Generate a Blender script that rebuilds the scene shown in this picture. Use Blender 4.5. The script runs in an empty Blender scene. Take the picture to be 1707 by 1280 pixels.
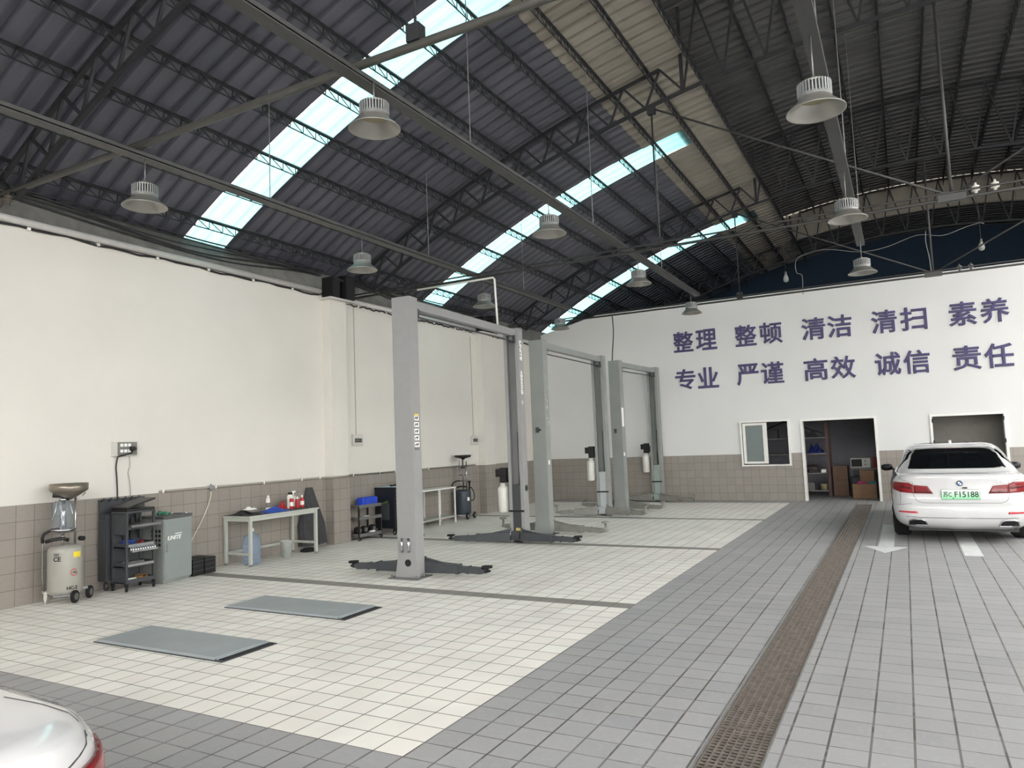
import bpy, bmesh, math, random
from mathutils import Matrix, Vector, Euler
from mathutils.bvhtree import BVHTree
random.seed(7)
S = bpy.context.scene
COL = S.collection
R = math.radians
PI = math.pi

# ------------------------------------------------------------------ camera
YAW, PIT, ROL, FPX = 0.494449475, 0.0819573635, -0.0388185772, 1203.79569
cd = bpy.data.cameras.new('camera'); cam = bpy.data.objects.new('camera', cd); COL.objects.link(cam)
_F = Vector((-math.sin(YAW)*math.cos(PIT), math.cos(YAW)*math.cos(PIT), math.sin(PIT)))
_R0 = Vector((math.cos(YAW), math.sin(YAW), 0)); _U0 = _R0.cross(_F)
_R = math.cos(ROL)*_R0 + math.sin(ROL)*_U0; _U = -math.sin(ROL)*_R0 + math.cos(ROL)*_U0
cam.matrix_world = Matrix(((_R.x, _U.x, -_F.x, 0), (_R.y, _U.y, -_F.y, 0), (_R.z, _U.z, -_F.z, 1.7), (0, 0, 0, 1)))
cd.sensor_width = 36; cd.lens = FPX/1707*36; cd.clip_start = 0.05; cd.clip_end = 300
S.camera = cam

# ------------------------------------------------------------------ daylight and exposure
W = bpy.data.worlds.new('daylight'); S.world = W; W.use_nodes = True
bgn = W.node_tree.nodes['Background']
bgn.inputs[0].default_value = (1.0, 0.985, 0.96, 1); bgn.inputs[1].default_value = 5.0
S.view_settings.view_transform = 'Standard'; S.view_settings.look = 'None'
S.view_settings.gamma = 1; S.view_settings.exposure = 0.98
try:
    S.cycles.use_denoising = True; S.cycles.max_bounces = 10; S.cycles.diffuse_bounces = 6
    S.cycles.sample_clamp_indirect = 8
except Exception: pass
# ------------------------------------------------------------------ materials
MATS = {}
def lin(c): return tuple(((v/255)/12.92 if v/255 <= 0.04045 else (((v/255)+0.055)/1.055)**2.4) for v in c)
def mat(name, rgb, rough=0.5, metal=0.0, var=0.06, scale=9.0, trans=0.0, ior=1.45, emit=0.0, bump=0.0, coat=0.0, alpha=1.0):
    if name in MATS: return MATS[name]
    m = bpy.data.materials.new(name); m.use_nodes = True; nt = m.node_tree; b = nt.nodes['Principled BSDF']
    c = lin(rgb)
    tc = nt.nodes.new('ShaderNodeTexCoord'); n = nt.nodes.new('ShaderNodeTexNoise'); n.inputs['Scale'].default_value = scale; n.inputs['Detail'].default_value = 4
    nt.links.new(tc.outputs['Object'], n.inputs['Vector'])
    r = nt.nodes.new('ShaderNodeValToRGB')
    r.color_ramp.elements[0].position = 0.3; r.color_ramp.elements[1].position = 0.7
    r.color_ramp.elements[0].color = (*[max(0, v*(1-var)) for v in c], 1); r.color_ramp.elements[1].color = (*[min(1, v*(1+var)) for v in c], 1)
    nt.links.new(n.outputs[0], r.inputs[0]); nt.links.new(r.outputs[0], b.inputs['Base Color'])
    b.inputs['Roughness'].default_value = rough; b.inputs['Metallic'].default_value = metal
    b.inputs['Transmission Weight'].default_value = trans; b.inputs['IOR'].default_value = ior
    b.inputs['Coat Weight'].default_value = coat; b.inputs['Coat Roughness'].default_value = 0.04
    b.inputs['Alpha'].default_value = alpha
    if emit: b.inputs['Emission Color'].default_value = (*c, 1); b.inputs['Emission Strength'].default_value = emit
    if bump:
        bp = nt.nodes.new('ShaderNodeBump'); bp.inputs['Strength'].default_value = bump; bp.inputs['Distance'].default_value = 0.01
        nt.links.new(n.outputs[0], bp.inputs['Height']); nt.links.new(bp.outputs[0], b.inputs['Normal'])
    MATS[name] = m; return m
class NG:
    """small helper for writing maths as shader nodes"""
    def __init__(s, m): s.nt = m.node_tree
    def m(s, op, a, b=None, c=None):
        n = s.nt.nodes.new('ShaderNodeMath'); n.operation = op
        for i, v in enumerate((a, b, c)):
            if v is None: continue
            if isinstance(v, (int, float)): n.inputs[i].default_value = v
            else: s.nt.links.new(v, n.inputs[i])
        return n.outputs[0]
    def pos(s):
        g = s.nt.nodes.new('ShaderNodeNewGeometry'); x = s.nt.nodes.new('ShaderNodeSeparateXYZ'); s.nt.links.new(g.outputs['Position'], x.inputs[0])
        return g.outputs['Position'], x.outputs[0], x.outputs[1], x.outputs[2]
    def mix(s, f, a, b):
        n = s.nt.nodes.new('ShaderNodeMix'); n.data_type = 'RGBA'
        if isinstance(f, (int, float)): n.inputs[0].default_value = f
        else: s.nt.links.new(f, n.inputs[0])
        for i, v in ((6, a), (7, b)):
            if isinstance(v, tuple): n.inputs[i].default_value = (*v, 1)
            else: s.nt.links.new(v, n.inputs[i])
        return n.outputs[2]
    def noise(s, vec, scale, detail=3):
        n = s.nt.nodes.new('ShaderNodeTexNoise'); n.inputs['Scale'].default_value = scale; n.inputs['Detail'].default_value = detail
        s.nt.links.new(vec, n.inputs['Vector']); return n.outputs[0]
    def rnd(s, a, b):
        c = s.nt.nodes.new('ShaderNodeCombineXYZ'); s.nt.links.new(a, c.inputs[0]); s.nt.links.new(b, c.inputs[1])
        w = s.nt.nodes.new('ShaderNodeTexWhiteNoise'); w.noise_dimensions = '2D'; s.nt.links.new(c.outputs[0], w.inputs['Vector']); return w.outputs[0]
    def line(s, u, p):
        f = s.m('FRACT', u); return s.m('MULTIPLY', s.m('MINIMUM', f, s.m('SUBTRACT', 1.0, f)), p)
    def bump(s, h, strength, dist):
        b = s.nt.nodes.new('ShaderNodeBump'); b.inputs['Strength'].default_value = strength; b.inputs['Distance'].default_value = dist
        s.nt.links.new(h, b.inputs['Height']); return b.outputs[0]
TP = 0.2076
WX, WY0, WY1 = -2.567, 3.322, 18.74
def floor_material():
    m = bpy.data.materials.new('floor_tiles'); m.use_nodes = True; g = NG(m); b = m.node_tree.nodes['Principled BSDF']
    P, x, y, z = g.pos()
    u = g.m('DIVIDE', g.m('SUBTRACT', x, WX), TP); v = g.m('DIVIDE', g.m('SUBTRACT', y, WY0), TP)
    du = g.line(u, TP); dv = g.line(v, TP)
    white = g.m('MULTIPLY', g.m('LESS_THAN', x, WX), g.m('MULTIPLY', g.m('GREATER_THAN', y, WY0), g.m('LESS_THAN', y, WY1)))
    strip = None
    for k in (18.5, 37.5, 56.5):
        sx = g.m('LESS_THAN', g.m('ABSOLUTE', g.m('SUBTRACT', v, k)), 0.5)
        strip = sx if strip is None else g.m('MAXIMUM', strip, sx)
    white = g.m('MULTIPLY', white, g.m('SUBTRACT', 1.0, strip))
    r = g.rnd(g.m('FLOOR', u), g.m('FLOOR', v)); r2 = g.rnd(g.m('FLOOR', v), g.m('FLOOR', u))
    n1 = g.noise(P, 1.3, 4); n2 = g.noise(P, 22, 5)
    wt = g.mix(r, lin((230, 227, 219)), lin((238, 236, 229)))
    wt = g.mix(g.m('MULTIPLY', r2, 0.35), wt, lin((232, 220, 214)))
    gt = g.mix(r, lin((150, 150, 152)), lin((161, 161, 162)))
    gt = g.mix(g.m('MULTIPLY', r2, 0.5), gt, lin((160, 157, 155)))
    gt = g.mix(g.m('MULTIPLY', g.m('GREATER_THAN', n2, 0.56), 0.28), gt, lin((172, 172, 171)))
    st = lin((136, 132, 126))
    base = g.mix(white, gt, wt); base = g.mix(g.m('MULTIPLY', strip, g.m('LESS_THAN', x, WX)), base, st)
    dirt = g.m('MULTIPLY', g.m('SUBTRACT', n1, 0.42), 1.0); dirt = g.m('MAXIMUM', dirt, 0.0)
    base = g.mix(g.m('MULTIPLY', dirt, 0.5), base, lin((120, 118, 114)))
    # grout: fine in the white field, wider along the hall in the grey field
    wu = g.m('ADD', 0.0041, g.m('MULTIPLY', g.m('SUBTRACT', 1.0, white), 0.0022))
    gu = g.m('LESS_THAN', du, wu); gv = g.m('LESS_THAN', dv, 0.0038)
    gr = g.m('MAXIMUM', gu, gv)
    gn = g.m('GREATER_THAN', g.noise(P, 2.6, 2), 0.50)
    gcol = g.mix(white, g.mix(gn, lin((110, 108, 105)), lin((86, 83, 80))), g.mix(gn, lin((94, 90, 84)), lin((64, 60, 56))))
    base = g.mix(gr, base, gcol)
    m.node_tree.links.new(base, b.inputs['Base Color'])
    ro = g.m('ADD', 0.36, g.m('MULTIPLY', n2, 0.25)); m.node_tree.links.new(ro, b.inputs['Roughness'])
    h = g.m('SUBTRACT', g.m('MULTIPLY', n2, 0.15), gr)
    m.node_tree.links.new(g.bump(h, 0.5, 0.004), b.inputs['Normal'])
    return m
def wall_tile_material(name, axis):
    m = bpy.data.materials.new(name); m.use_nodes = True; g = NG(m); b = m.node_tree.nodes['Principled BSDF']
    P, x, y, z = g.pos()
    a = g.m('ADD', x, y) if axis == 'both' else (y if axis == 'y' else x)
    u = g.m('DIVIDE', a, 0.2076); v = g.m('DIVIDE', z, 0.1985)
    du = g.line(u, 0.2076); dv = g.line(v, 0.1985)
    r = g.rnd(g.m('FLOOR', u), g.m('FLOOR', v)); n = g.noise(P, 30, 4)
    c = g.mix(r, lin((141, 134, 127)), lin((147, 140, 133)))
    c = g.mix(g.m('MULTIPLY', g.m('GREATER_THAN', n, 0.6), 0.3), c, lin((128, 122, 116)))
    gr = g.m('MAXIMUM', g.m('LESS_THAN', du, 0.0026), g.m('LESS_THAN', dv, 0.0026))
    c = g.mix(gr, c, lin((92, 86, 80)))
    m.node_tree.links.new(c, b.inputs['Base Color']); b.inputs['Roughness'].default_value = 0.45
    m.node_tree.links.new(g.bump(g.m('SUBTRACT', 1.0, gr), 0.4, 0.004), b.inputs['Normal'])
    return m
def sheet_material(name, c0, c1, rough=0.6):
    """corrugated steel underside: streaky along the slope, one tint per sheet width"""
    m = bpy.data.materials.new(name); m.use_nodes = True; g = NG(m); b = m.node_tree.nodes['Principled BSDF']
    P, x, y, z = g.pos()
    r = g.rnd(g.m('FLOOR', g.m('DIVIDE', y, 0.75)), g.m('FLOOR', g.m('DIVIDE', x, 3.1)))
    mp = m.node_tree.nodes.new('ShaderNodeMapping'); mp.inputs['Scale'].default_value = (0.5, 5, 1); m.node_tree.links.new(P, mp.inputs[0])
    n = g.noise(mp.outputs[0], 2.0, 5)
    f = g.m('ADD', g.m('MULTIPLY', r, 0.5), g.m('MULTIPLY', n, 0.5))
    m.node_tree.links.new(g.mix(f, lin(c0), lin(c1)), b.inputs['Base Color'])
    b.inputs['Roughness'].default_value = rough; b.inputs['Metallic'].default_value = 0.0
    return m
def translucent_material():
    m = bpy.data.materials.new('translucent_sheet'); m.use_nodes = True; nt = m.node_tree; nt.nodes.remove(nt.nodes['Principled BSDF'])
    g = NG(m); P, x, y, z = g.pos()
    mp = nt.nodes.new('ShaderNodeMapping'); mp.inputs['Scale'].default_value = (0.6, 7, 1); nt.links.new(P, mp.inputs[0])
    n = g.noise(mp.outputs[0], 2.0, 4)
    t = nt.nodes.new('ShaderNodeBsdfTranslucent'); d = nt.nodes.new('ShaderNodeBsdfDiffuse')
    nt.links.new(g.mix(n, (0.098, 0.240, 0.248), (0.135, 0.265, 0.272)), t.inputs[0]); d.inputs[0].default_value = (0.2, 0.22, 0.22, 1)
    mx = nt.nodes.new('ShaderNodeMixShader'); mx.inputs[0].default_value = 0.12
    nt.links.new(t.outputs[0], mx.inputs[1]); nt.links.new(d.outputs[0], mx.inputs[2]); nt.links.new(mx.outputs[0], nt.nodes['Material Output'].inputs[0])
    return m

# ------------------------------------------------------------------ mesh helpers
class MB:
    def __init__(s): s.v = []; s.f = []; s.mi = []; s.sm = []
    def add(s, vs, fs, mi=0, smooth=False):
        o = len(s.v); s.v += [tuple(v) for v in vs]; s.f += [tuple(i+o for i in f) for f in fs]; s.mi += [mi]*len(fs); s.sm += [smooth]*len(fs); return s
    def box(s, x0, y0, z0, x1, y1, z1, mi=0, M=None):
        vs = [Vector(p) for p in ((x0,y0,z0),(x1,y0,z0),(x1,y1,z0),(x0,y1,z0),(x0,y0,z1),(x1,y0,z1),(x1,y1,z1),(x0,y1,z1))]
        if M is not None: vs = [M @ v for v in vs]
        return s.add(vs, ((0,3,2,1),(4,5,6,7),(0,1,5,4),(1,2,6,5),(2,3,7,6),(3,0,4,7)), mi)
    def bar(s, p0, p1, w, h, mi=0, up=(0,0,1), w1=None, h1=None):
        p0, p1 = Vector(p0), Vector(p1); d = (p1-p0).normalized(); u = Vector(up)
        if abs(d.dot(u)) > .99: u = Vector((0,1,0))
        r = d.cross(u).normalized(); u = r.cross(d); w1 = w if w1 is None else w1; h1 = h if h1 is None else h1
        vs = [p0+r*a*w/2+u*b*h/2 for a, b in ((-1,-1),(1,-1),(1,1),(-1,1))] + [p1+r*a*w1/2+u*b*h1/2 for a, b in ((-1,-1),(1,-1),(1,1),(-1,1))]
        return s.add(vs, ((0,3,2,1),(4,5,6,7),(0,1,5,4),(1,2,6,5),(2,3,7,6),(3,0,4,7)), mi)
    def tube(s, pts, r, n=6, mi=0, cap=True, closed=False):
        pts = [Vector(p) for p in pts]; rings = []; prev = None; o = len(s.v); N = len(pts)
        for i, p in enumerate(pts):
            d = (pts[min(i+1, N-1)]-pts[max(i-1, 0)]).normalized()
            if prev is None:
                a = Vector((0,0,1)) if abs(d.z) < .9 else Vector((1,0,0)); u = (a - d*a.dot(d)).normalized()
            else:
                u = prev - d*prev.dot(d); u = u.normalized() if u.length > 1e-6 else prev
            prev = u; w = d.cross(u); rr = r[i] if isinstance(r, (list, tuple)) else r
            s.v += [tuple(p+(u*math.cos(2*PI*k/n)+w*math.sin(2*PI*k/n))*rr) for k in range(n)]
        for i in range(N-1):
            for k in range(n):
                a = o+i*n+k; b = o+i*n+(k+1)%n; s.f.append((a, b, b+n, a+n)); s.mi.append(mi); s.sm.append(n > 5)
        if cap:
            s.f.append(tuple(o+k for k in reversed(range(n)))); s.f.append(tuple(o+(N-1)*n+k for k in range(n))); s.mi += [mi]*2; s.sm += [False]*2
        return s
    def cyl(s, p0, p1, r, n=16, mi=0, r1=None): return s.tube([p0, p1], [r, r if r1 is None else r1], n, mi)
    def lathe(s, prof, c=(0,0,0), n=24, mi=0, M=None, cap0=False, cap1=False, smooth=True):
        o = len(s.v); c = Vector(c); N = len(prof)
        for r, z in prof:
            for k in range(n):
                v = Vector((r*math.cos(2*PI*k/n), r*math.sin(2*PI*k/n), z))
                s.v.append(tuple((M @ v if M is not None else v)+c))
        for i in range(N-1):
            for k in range(n):
                a = o+i*n+k; b = o+i*n+(k+1)%n; s.f.append((a, b, b+n, a+n)); s.mi.append(mi); s.sm.append(smooth)
        if cap0: s.f.append(tuple(o+k for k in reversed(range(n)))); s.mi.append(mi); s.sm.append(False)
        if cap1: s.f.append(tuple(o+(N-1)*n+k for k in range(n))); s.mi.append(mi); s.sm.append(False)
        return s
    def prism(s, poly, p0, ax, ay, az, mi=0):
        """2-D outline in axes ax, ay from p0, extruded by az"""
        p0, ax, ay, az = Vector(p0), Vector(ax), Vector(ay), Vector(az); n = len(poly)
        a = [p0+ax*x+ay*y for x, y in poly]
        fs = [tuple(reversed(range(n))), tuple(range(n, 2*n))] + [(i, (i+1) % n, n+(i+1) % n, n+i) for i in range(n)]
        return s.add(a+[v+az for v in a], fs, mi)
    def build(s, name, mats, parent=None, bevel=0, seg=2, kind=None, label=None, loc=None):
        me = bpy.data.meshes.new(name); me.from_pydata(s.v, [], s.f); me.update()
        for m in (mats if isinstance(mats, (list, tuple)) else [mats]): me.materials.append(m)
        me.polygons.foreach_set('material_index', s.mi); me.polygons.foreach_set('use_smooth', s.sm)
        bm = bmesh.new(); bm.from_mesh(me); bmesh.ops.recalc_face_normals(bm, faces=bm.faces); bm.to_mesh(me); bm.free()
        o = bpy.data.objects.new(name, me); COL.objects.link(o)
        if parent is not None: o.parent = parent
        if loc: o.location = loc
        if bevel:
            b = o.modifiers.new('edge', 'BEVEL'); b.width = bevel; b.segments = seg; b.limit_method = 'ANGLE'; b.angle_limit = R(40)
        if kind: o['kind'] = kind
        if label: o['label'] = label
        return o
def thing(name, label, cat, loc=(0,0,0), rz=0, group=None):
    o = bpy.data.objects.new(name, None); COL.objects.link(o); o.location = loc; o.rotation_euler = (0, 0, rz); o.empty_display_size = 0.1
    o['label'] = label; o['category'] = cat
    if group: o['group'] = group
    return o
def tag(o, label, cat, group=None):
    o['label'] = label; o['category'] = cat
    if group: o['group'] = group
    return o
def clone(root, loc, rz=None, label=None, group=None):
    r = root.copy(); COL.objects.link(r); r.location = loc
    if rz is not None: r.rotation_euler = (0, 0, rz)
    if label: r['label'] = label
    if group: r['group'] = group
    for ch in list(root.children):
        c = ch.copy(); COL.objects.link(c); c.parent = r
        for gch in list(ch.children):
            d = gch.copy(); COL.objects.link(d); d.parent = c
    return r
def text_mesh(body, size, ext=0.002, off=0.0, shear=0.0, space=1.0):
    cu = bpy.data.curves.new('lettering', 'FONT'); cu.body = body; cu.size = size; cu.extrude = ext; cu.bevel_depth = off; cu.bevel_resolution = 0; cu.shear = shear; cu.space_character = space
    cu.align_x = 'CENTER'; cu.align_y = 'CENTER'; cu.resolution_u = 3
    t = bpy.data.objects.new('lettering', cu); COL.objects.link(t); bpy.context.view_layer.update()
    me = bpy.data.meshes.new_from_object(t.evaluated_get(bpy.context.evaluated_depsgraph_get()))
    bpy.data.objects.remove(t); bpy.data.curves.remove(cu)
    return me
def text(name, body, size, origin, right, up, m, parent=None, ext=0.002, off=0.0, shear=0.0, space=1.0, w=None, h=None):
    """letters in the plane (right, up), centred at origin; scaled to width w and height h when given"""
    me = text_mesh(body, size, ext, off, shear, space)
    xs = [v.co.x for v in me.vertices]; ys = [v.co.y for v in me.vertices]
    cx, cy = (min(xs)+max(xs))/2, (min(ys)+max(ys))/2
    kx = w/(max(xs)-min(xs)) if w else 1; ky = h/(max(ys)-min(ys)) if h else (kx if w else 1)
    r, u = Vector(right).normalized(), Vector(up).normalized(); n = r.cross(u); o = Vector(origin)
    for v in me.vertices: v.co = o + r*(v.co.x-cx)*kx + u*(v.co.y-cy)*ky + n*v.co.z
    me.materials.clear(); me.materials.append(m); me.name = name
    ob = bpy.data.objects.new(name, me); COL.objects.link(ob)
    if parent is not None: ob.parent = parent
    return ob
def wrap(ob, r):
    """bends lettering built in the plane y = -r round a vertical cylinder of radius r at the origin"""
    for v in ob.data.vertices:
        d = -v.co.y; a = v.co.x/r; v.co = Vector((d*math.sin(a), -d*math.cos(a), v.co.z))
def rot2(x, y, a): return (x*math.cos(a)-y*math.sin(a), x*math.sin(a)+y*math.cos(a))

# ------------------------------------------------------------------ shared materials
m_white = mat('white_wall_paint', (216, 212, 205), 0.75, var=0.025, scale=1.2)
m_rear = mat('cool_white_wall_paint', (214, 214, 213), 0.75, var=0.02, scale=1.0)
m_frame = mat('white_frame', (226, 225, 220), 0.4, var=0.03)
m_conc = mat('weathered_concrete', (104, 104, 101), 0.9, var=0.2, scale=7, bump=0.3)
m_lip = mat('pale_cornice', (205, 203, 200), 0.6, var=0.05)
m_steel = mat('dark_roof_steel', (38, 39, 42), 0.55, 0.2, var=0.2, scale=6)
m_tie = mat('grey_tie_steel', (84, 83, 79), 0.5, 0.3, var=0.12)
m_chan = mat('grey_channel_paint', (74, 74, 73), 0.5, 0.1, var=0.06)
m_black = mat('black_plastic', (26, 26, 28), 0.45, var=0.1)
m_rubber = mat('black_rubber', (20, 20, 21), 0.8, var=0.1)
m_chrome = mat('bright_metal', (205, 205, 208), 0.22, 1.0, var=0.04)
m_dim = mat('dull_metal', (130, 130, 130), 0.45, 0.7, var=0.1)
m_lift = mat('grey_lift_paint', (142, 142, 142), 0.38, 0.0, var=0.03)
m_liftb = mat('grey_green_lift_paint', (138, 141, 138), 0.42, 0.0, var=0.06, scale=3)
m_char = mat('charcoal_paint', (62, 64, 68), 0.45, 0.0, var=0.08)
m_arm = mat('worn_grey_arm_paint', (128, 127, 122), 0.5, 0.1, var=0.12)
m_milk = mat('milky_tank_plastic', (205, 204, 198), 0.45, var=0.04)
m_paper = mat('white_print', (238, 238, 236), 0.6, var=0.02)
m_ink = mat('black_print', (22, 22, 24), 0.6, var=0.05)
m_glass = mat('clear_plastic', (225, 235, 242), 0.08, trans=0.92, ior=1.2, var=0.02)

# ------------------------------------------------------------------ floor, walls
XL, YR = -9.4, 19.33
fl = MB()
GX0, GX1, GY0, GY1 = -1.085, -0.775, -6.0, 18.42
for x0, y0, x1, y1 in ((-9.6, -6, GX0, 28), (GX1, -6, 12, 28), (GX0, GY1, GX1, 28)):
    fl.add([(x0,y0,0),(x1,y0,0),(x1,y1,0),(x0,y1,0)], [(0,1,2,3)])
for q in (((GX0,GY0,0),(GX0,GY1,0),(GX0,GY1,-.2),(GX0,GY0,-.2)), ((GX1,GY0,0),(GX1,GY1,0),(GX1,GY1,-.2),(GX1,GY0,-.2)), ((GX0,GY0,-.2),(GX1,GY0,-.2),(GX1,GY1,-.2),(GX0,GY1,-.2)), ((GX0,GY1,0),(GX1,GY1,0),(GX1,GY1,-.2),(GX0,GY1,-.2)), ((GX0,GY0,0),(GX1,GY0,0),(GX1,GY0,-.2),(GX0,GY0,-.2))):
    fl.add(q, [(0,1,2,3)], 1)
m_floor = floor_material()
fl.build('floor', [m_floor, mat('drain_mud', (34, 31, 28), 0.9, var=0.3)], kind='structure')
og = MB(); og.add([(-60,-60,-.02),(60,-60,-.02),(60,-6,-.02),(-60,-6,-.02)], [(0,1,2,3)]); og.add([(12,-6,-.02),(60,-6,-.02),(60,60,-.02),(12,60,-.02)], [(0,1,2,3)])
og.build('bounce_ground_outside', mat('pale_bounce_ground', (170, 168, 162), 0.85, var=0.05), kind='structure')  # unseen pale ground, laid to bounce daylight into the hall

TZ, WT = 1.19, 4.60
PIL = ((10.08, 10.5), (15.52, 16.05))
w = MB().box(XL-.25, -6, 0, XL, 26.5, WT)
for a, b in PIL: w.box(XL, a, 0, -9.2, b, 4.5)
w.build('wall_left', m_white, kind='structure')
m_tile = wall_tile_material('wainscot_tiles', 'both')
t = MB().box(XL, -6, 0, XL+.012, YR, TZ)
for a, b in PIL: t.box(XL, a-.012, 0, -9.188, b+.012, TZ)
t.build('baseboard_left', m_tile, bevel=.004, kind='structure')
WH = 5.28
def opening_wall(x0, x1, z1, holes, y0, y1, mb, z0=0):
    """wall boxes round rectangular holes (x0, x1, z0, z1), sorted by x"""
    x = x0
    for a, b, c, d in holes:
        if a > x: mb.box(x, y0, z0, a, y1, z1)
        if c > z0: mb.box(a, y0, z0, b, y1, min(c, z1))
        if d < z1: mb.box(a, y0, d, b, y1, z1)
        x = b
    mb.box(x, y0, z0, x1, y1, z1)
HOLES = ((-3.73, -2.56, .88, 2.02), (-2.24, -0.62, 0, 1.98), (.56, 1.96, 0, 1.95))
w = MB(); opening_wall(-7.6, 12, WH, HOLES, YR, YR+.2, w)
w.prism([(XL, 0), (-7.6, 0), (-7.6, WH), (XL, 4.88)], (0, YR, 0), (1,0,0), (0,0,1), (0,.2,0))
w.build('wall_rear', m_rear, kind='structure')
t = MB(); opening_wall(XL, 12, TZ, HOLES, YR-.012, YR, t); t.build('baseboard_rear', m_tile, bevel=.004, kind='structure')
# cornice, concrete ring beam, gable of the far hall, right side eaves beam with posts
MB().tube([(XL+.03, -6, 4.655), (XL+.03, 10.0, 4.655)], .05, 10).tube([(XL+.03, 10.6, 4.6), (XL+.03, 15.5, 4.6)], .045, 10).tube([(XL+.03, 16.1, 4.6), (XL+.03, YR, 4.6)], .045, 10).build('trim_1', m_lip, kind='structure')
MB().box(XL-.25, -6, WT, XL+.02, 26.5, 5.0).build('trim_2', m_conc, kind='structure')
for i, (a, b) in enumerate(PIL):
    MB().box(XL, a-.1, 4.5, -9.1, b+.15, 4.53).build(f'trim_{3+i}', m_lip, kind='structure')
    MB().box(XL+.02, a-.02, 4.53, -9.12, a+.18, 4.92).box(XL+.02, b-.15, 4.53, -9.05, b+.1, 4.98).box(XL+.02, a, 4.86, -9.1, b+.1, 4.9).build('bracket_beam', m_black, kind='structure')
MB().box(-9.7, 26.5, 0, 12, 26.7, 8.2).build('wall_far', mat('deep_blue_wall', (20, 40, 58), 0.8, var=0.1), kind='structure')
rb = MB().box(11.0, -6, 4.6, 11.3, 26.5, 5.05); rb.build('beam_right', m_conc, kind='structure')
for y in (-1.9, 4.5, 10.9, 17.3): MB().box(11.0, y-.2, 0, 11.3, y+.2, 4.6).build('pillar', m_white, kind='structure')
MB().box(-9.65, -6.25, 0, 0.5, -6, 5.0).box(0.5, -6.25, 4.0, 11.3, -6, 5.0).build('added_wall_front', m_white, kind='structure')  # unseen wall added; its opening limits light on the near left side
MB().box(11.0, 3.0, 0, 11.3, 26.5, 4.6).build('unseen_wall_right', m_white, kind='structure')  # unseen; its closed stretch is chosen to cut light from the right

# ------------------------------------------------------------------ vaulted roof
XC, RA, ZA = 0.8, 19.0, 8.0
def zr(x): return ZA-RA+math.sqrt(RA*RA-(x-XC)**2)
def nrm(x):
    d = Vector((x-XC, 0, math.sqrt(RA*RA-(x-XC)**2))); return d.normalized()
def sheet(mb, x0, x1, y0, y1, dz=0.0, pitch=0.25, rib=0.07, depth=0.055, nx=None):
    nx = nx or max(2, int(abs(x1-x0)/.45)); ys = []
    k = math.floor(y0/pitch)
    prof = []
    y = k*pitch
    while y < y1+pitch:
        prof += [(y, 0), (y+pitch-rib-.04, 0), (y+pitch-rib-.015, depth), (y+pitch-.025, depth)]; y += pitch
    prof = [(max(y0, min(y1, a)), b) for a, b in prof]
    pp = [prof[0]]
    for q in prof[1:]:
        if q[0] > pp[-1][0]+1e-5: pp.append(q)
    o = len(mb.v); n = len(pp)
    for i in range(nx+1):
        x = x0+(x1-x0)*i/nx; N = nrm(x); z = zr(x)+dz
        mb.v += [(x+N.x*d, y, z+N.z*d) for y, d in pp]
    for i in range(nx):
        for j in range(n-1):
            a = o+i*n+j; mb.f.append((a, a+1, a+n+1, a+n)); mb.mi.append(0); mb.sm.append(False)
SKY = ((7.14, 7.88, 8.0), (13.38, 14.13, -3.28), (19.5, 20.25, -3.05))   # skylight strips: y0, y1, upper end
FB = -2.6                       # in front of this line, unseen clear sheets are added to let in light
XS, XE = -3.95, -2.57          # change of sheets, edge of the side vault
m_sheet = sheet_material('slate_roof_sheet', (70, 71, 80), (94, 95, 104), 0.42)
m_upper = sheet_material('galvanised_roof_sheet', (124, 119, 110), (150, 144, 133))
m_ridge = sheet_material('ridge_roof_sheet', (60, 60, 61), (80, 80, 80), 0.45)
ranges = [(FB, 7.14), (7.88, 13.38), (14.13, 19.5), (20.25, 26.5)]
s = MB()
for a, b in ranges: sheet(s, -9.6, XS, a, b)
s.build('ceiling', m_sheet, kind='structure')
s = MB()
for a, b in ranges: sheet(s, XS-.16, XE+random.uniform(-.02, .03), a, b, -.015)
for y0, y1, xe in SKY[1:]: sheet(s, xe-.03, XE, y0, y1, -.015)
s.build('ceiling_upper', m_upper, kind='structure')
s = MB(); sheet(s, -3.5, 5.1, -6, 23.8, .85); s.build('ceiling_ridge', m_ridge, kind='structure')
s = MB(); y = -6.0
SKR = []
for y0 in (3.0, 6.2, 9.4, 12.6, 15.8):  # unseen skylight strips added to the right vault for more light from above
    sheet(s, 4.1, 11.3, y, y0); SKR.append((y0, y0+2.95)); y = y0+2.95
sheet(s, 4.1, 11.3, y, 26.5); sheet(s, -2.6, 4.1, 23.8, 26.5); s.build('ceiling_right', m_ridge, kind='structure')
m_tl = translucent_material()
m_added_clear = bpy.data.materials.new('added_clear_roof_sheet'); m_added_clear.use_nodes = True; _nt = m_added_clear.node_tree; _nt.nodes.remove(_nt.nodes['Principled BSDF'])
_g = NG(m_added_clear); _P = _g.pos()[0]; _t = _nt.nodes.new('ShaderNodeBsdfTranslucent'); _nt.links.new(_g.mix(_g.noise(_P, 2.0), (.80,.81,.81), (.86,.87,.87)), _t.inputs[0]); _nt.links.new(_t.outputs[0], _nt.nodes['Material Output'].inputs[0])
for i, (u, v, a, b) in enumerate([(4.1, 11.2, a, b) for a, b in SKR]+[(-9.6, XE, -6.0, FB)]):
    s = MB(); sheet(s, u, v, a, b, -.004, .25, .05, .03); s.build(f'seen_or_added_skylight_{i+5}', m_added_clear, kind='structure')  # all out of view, put in to brighten the floor and walls
for i, (a, b, xe) in enumerate(SKY):
    s = MB(); sheet(s, -9.6, min(xe, XE), a, b, -.004, .25, .05, .03); s.build(f'seen_or_added_skylight_{i+2}', m_tl, kind='structure')
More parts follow.
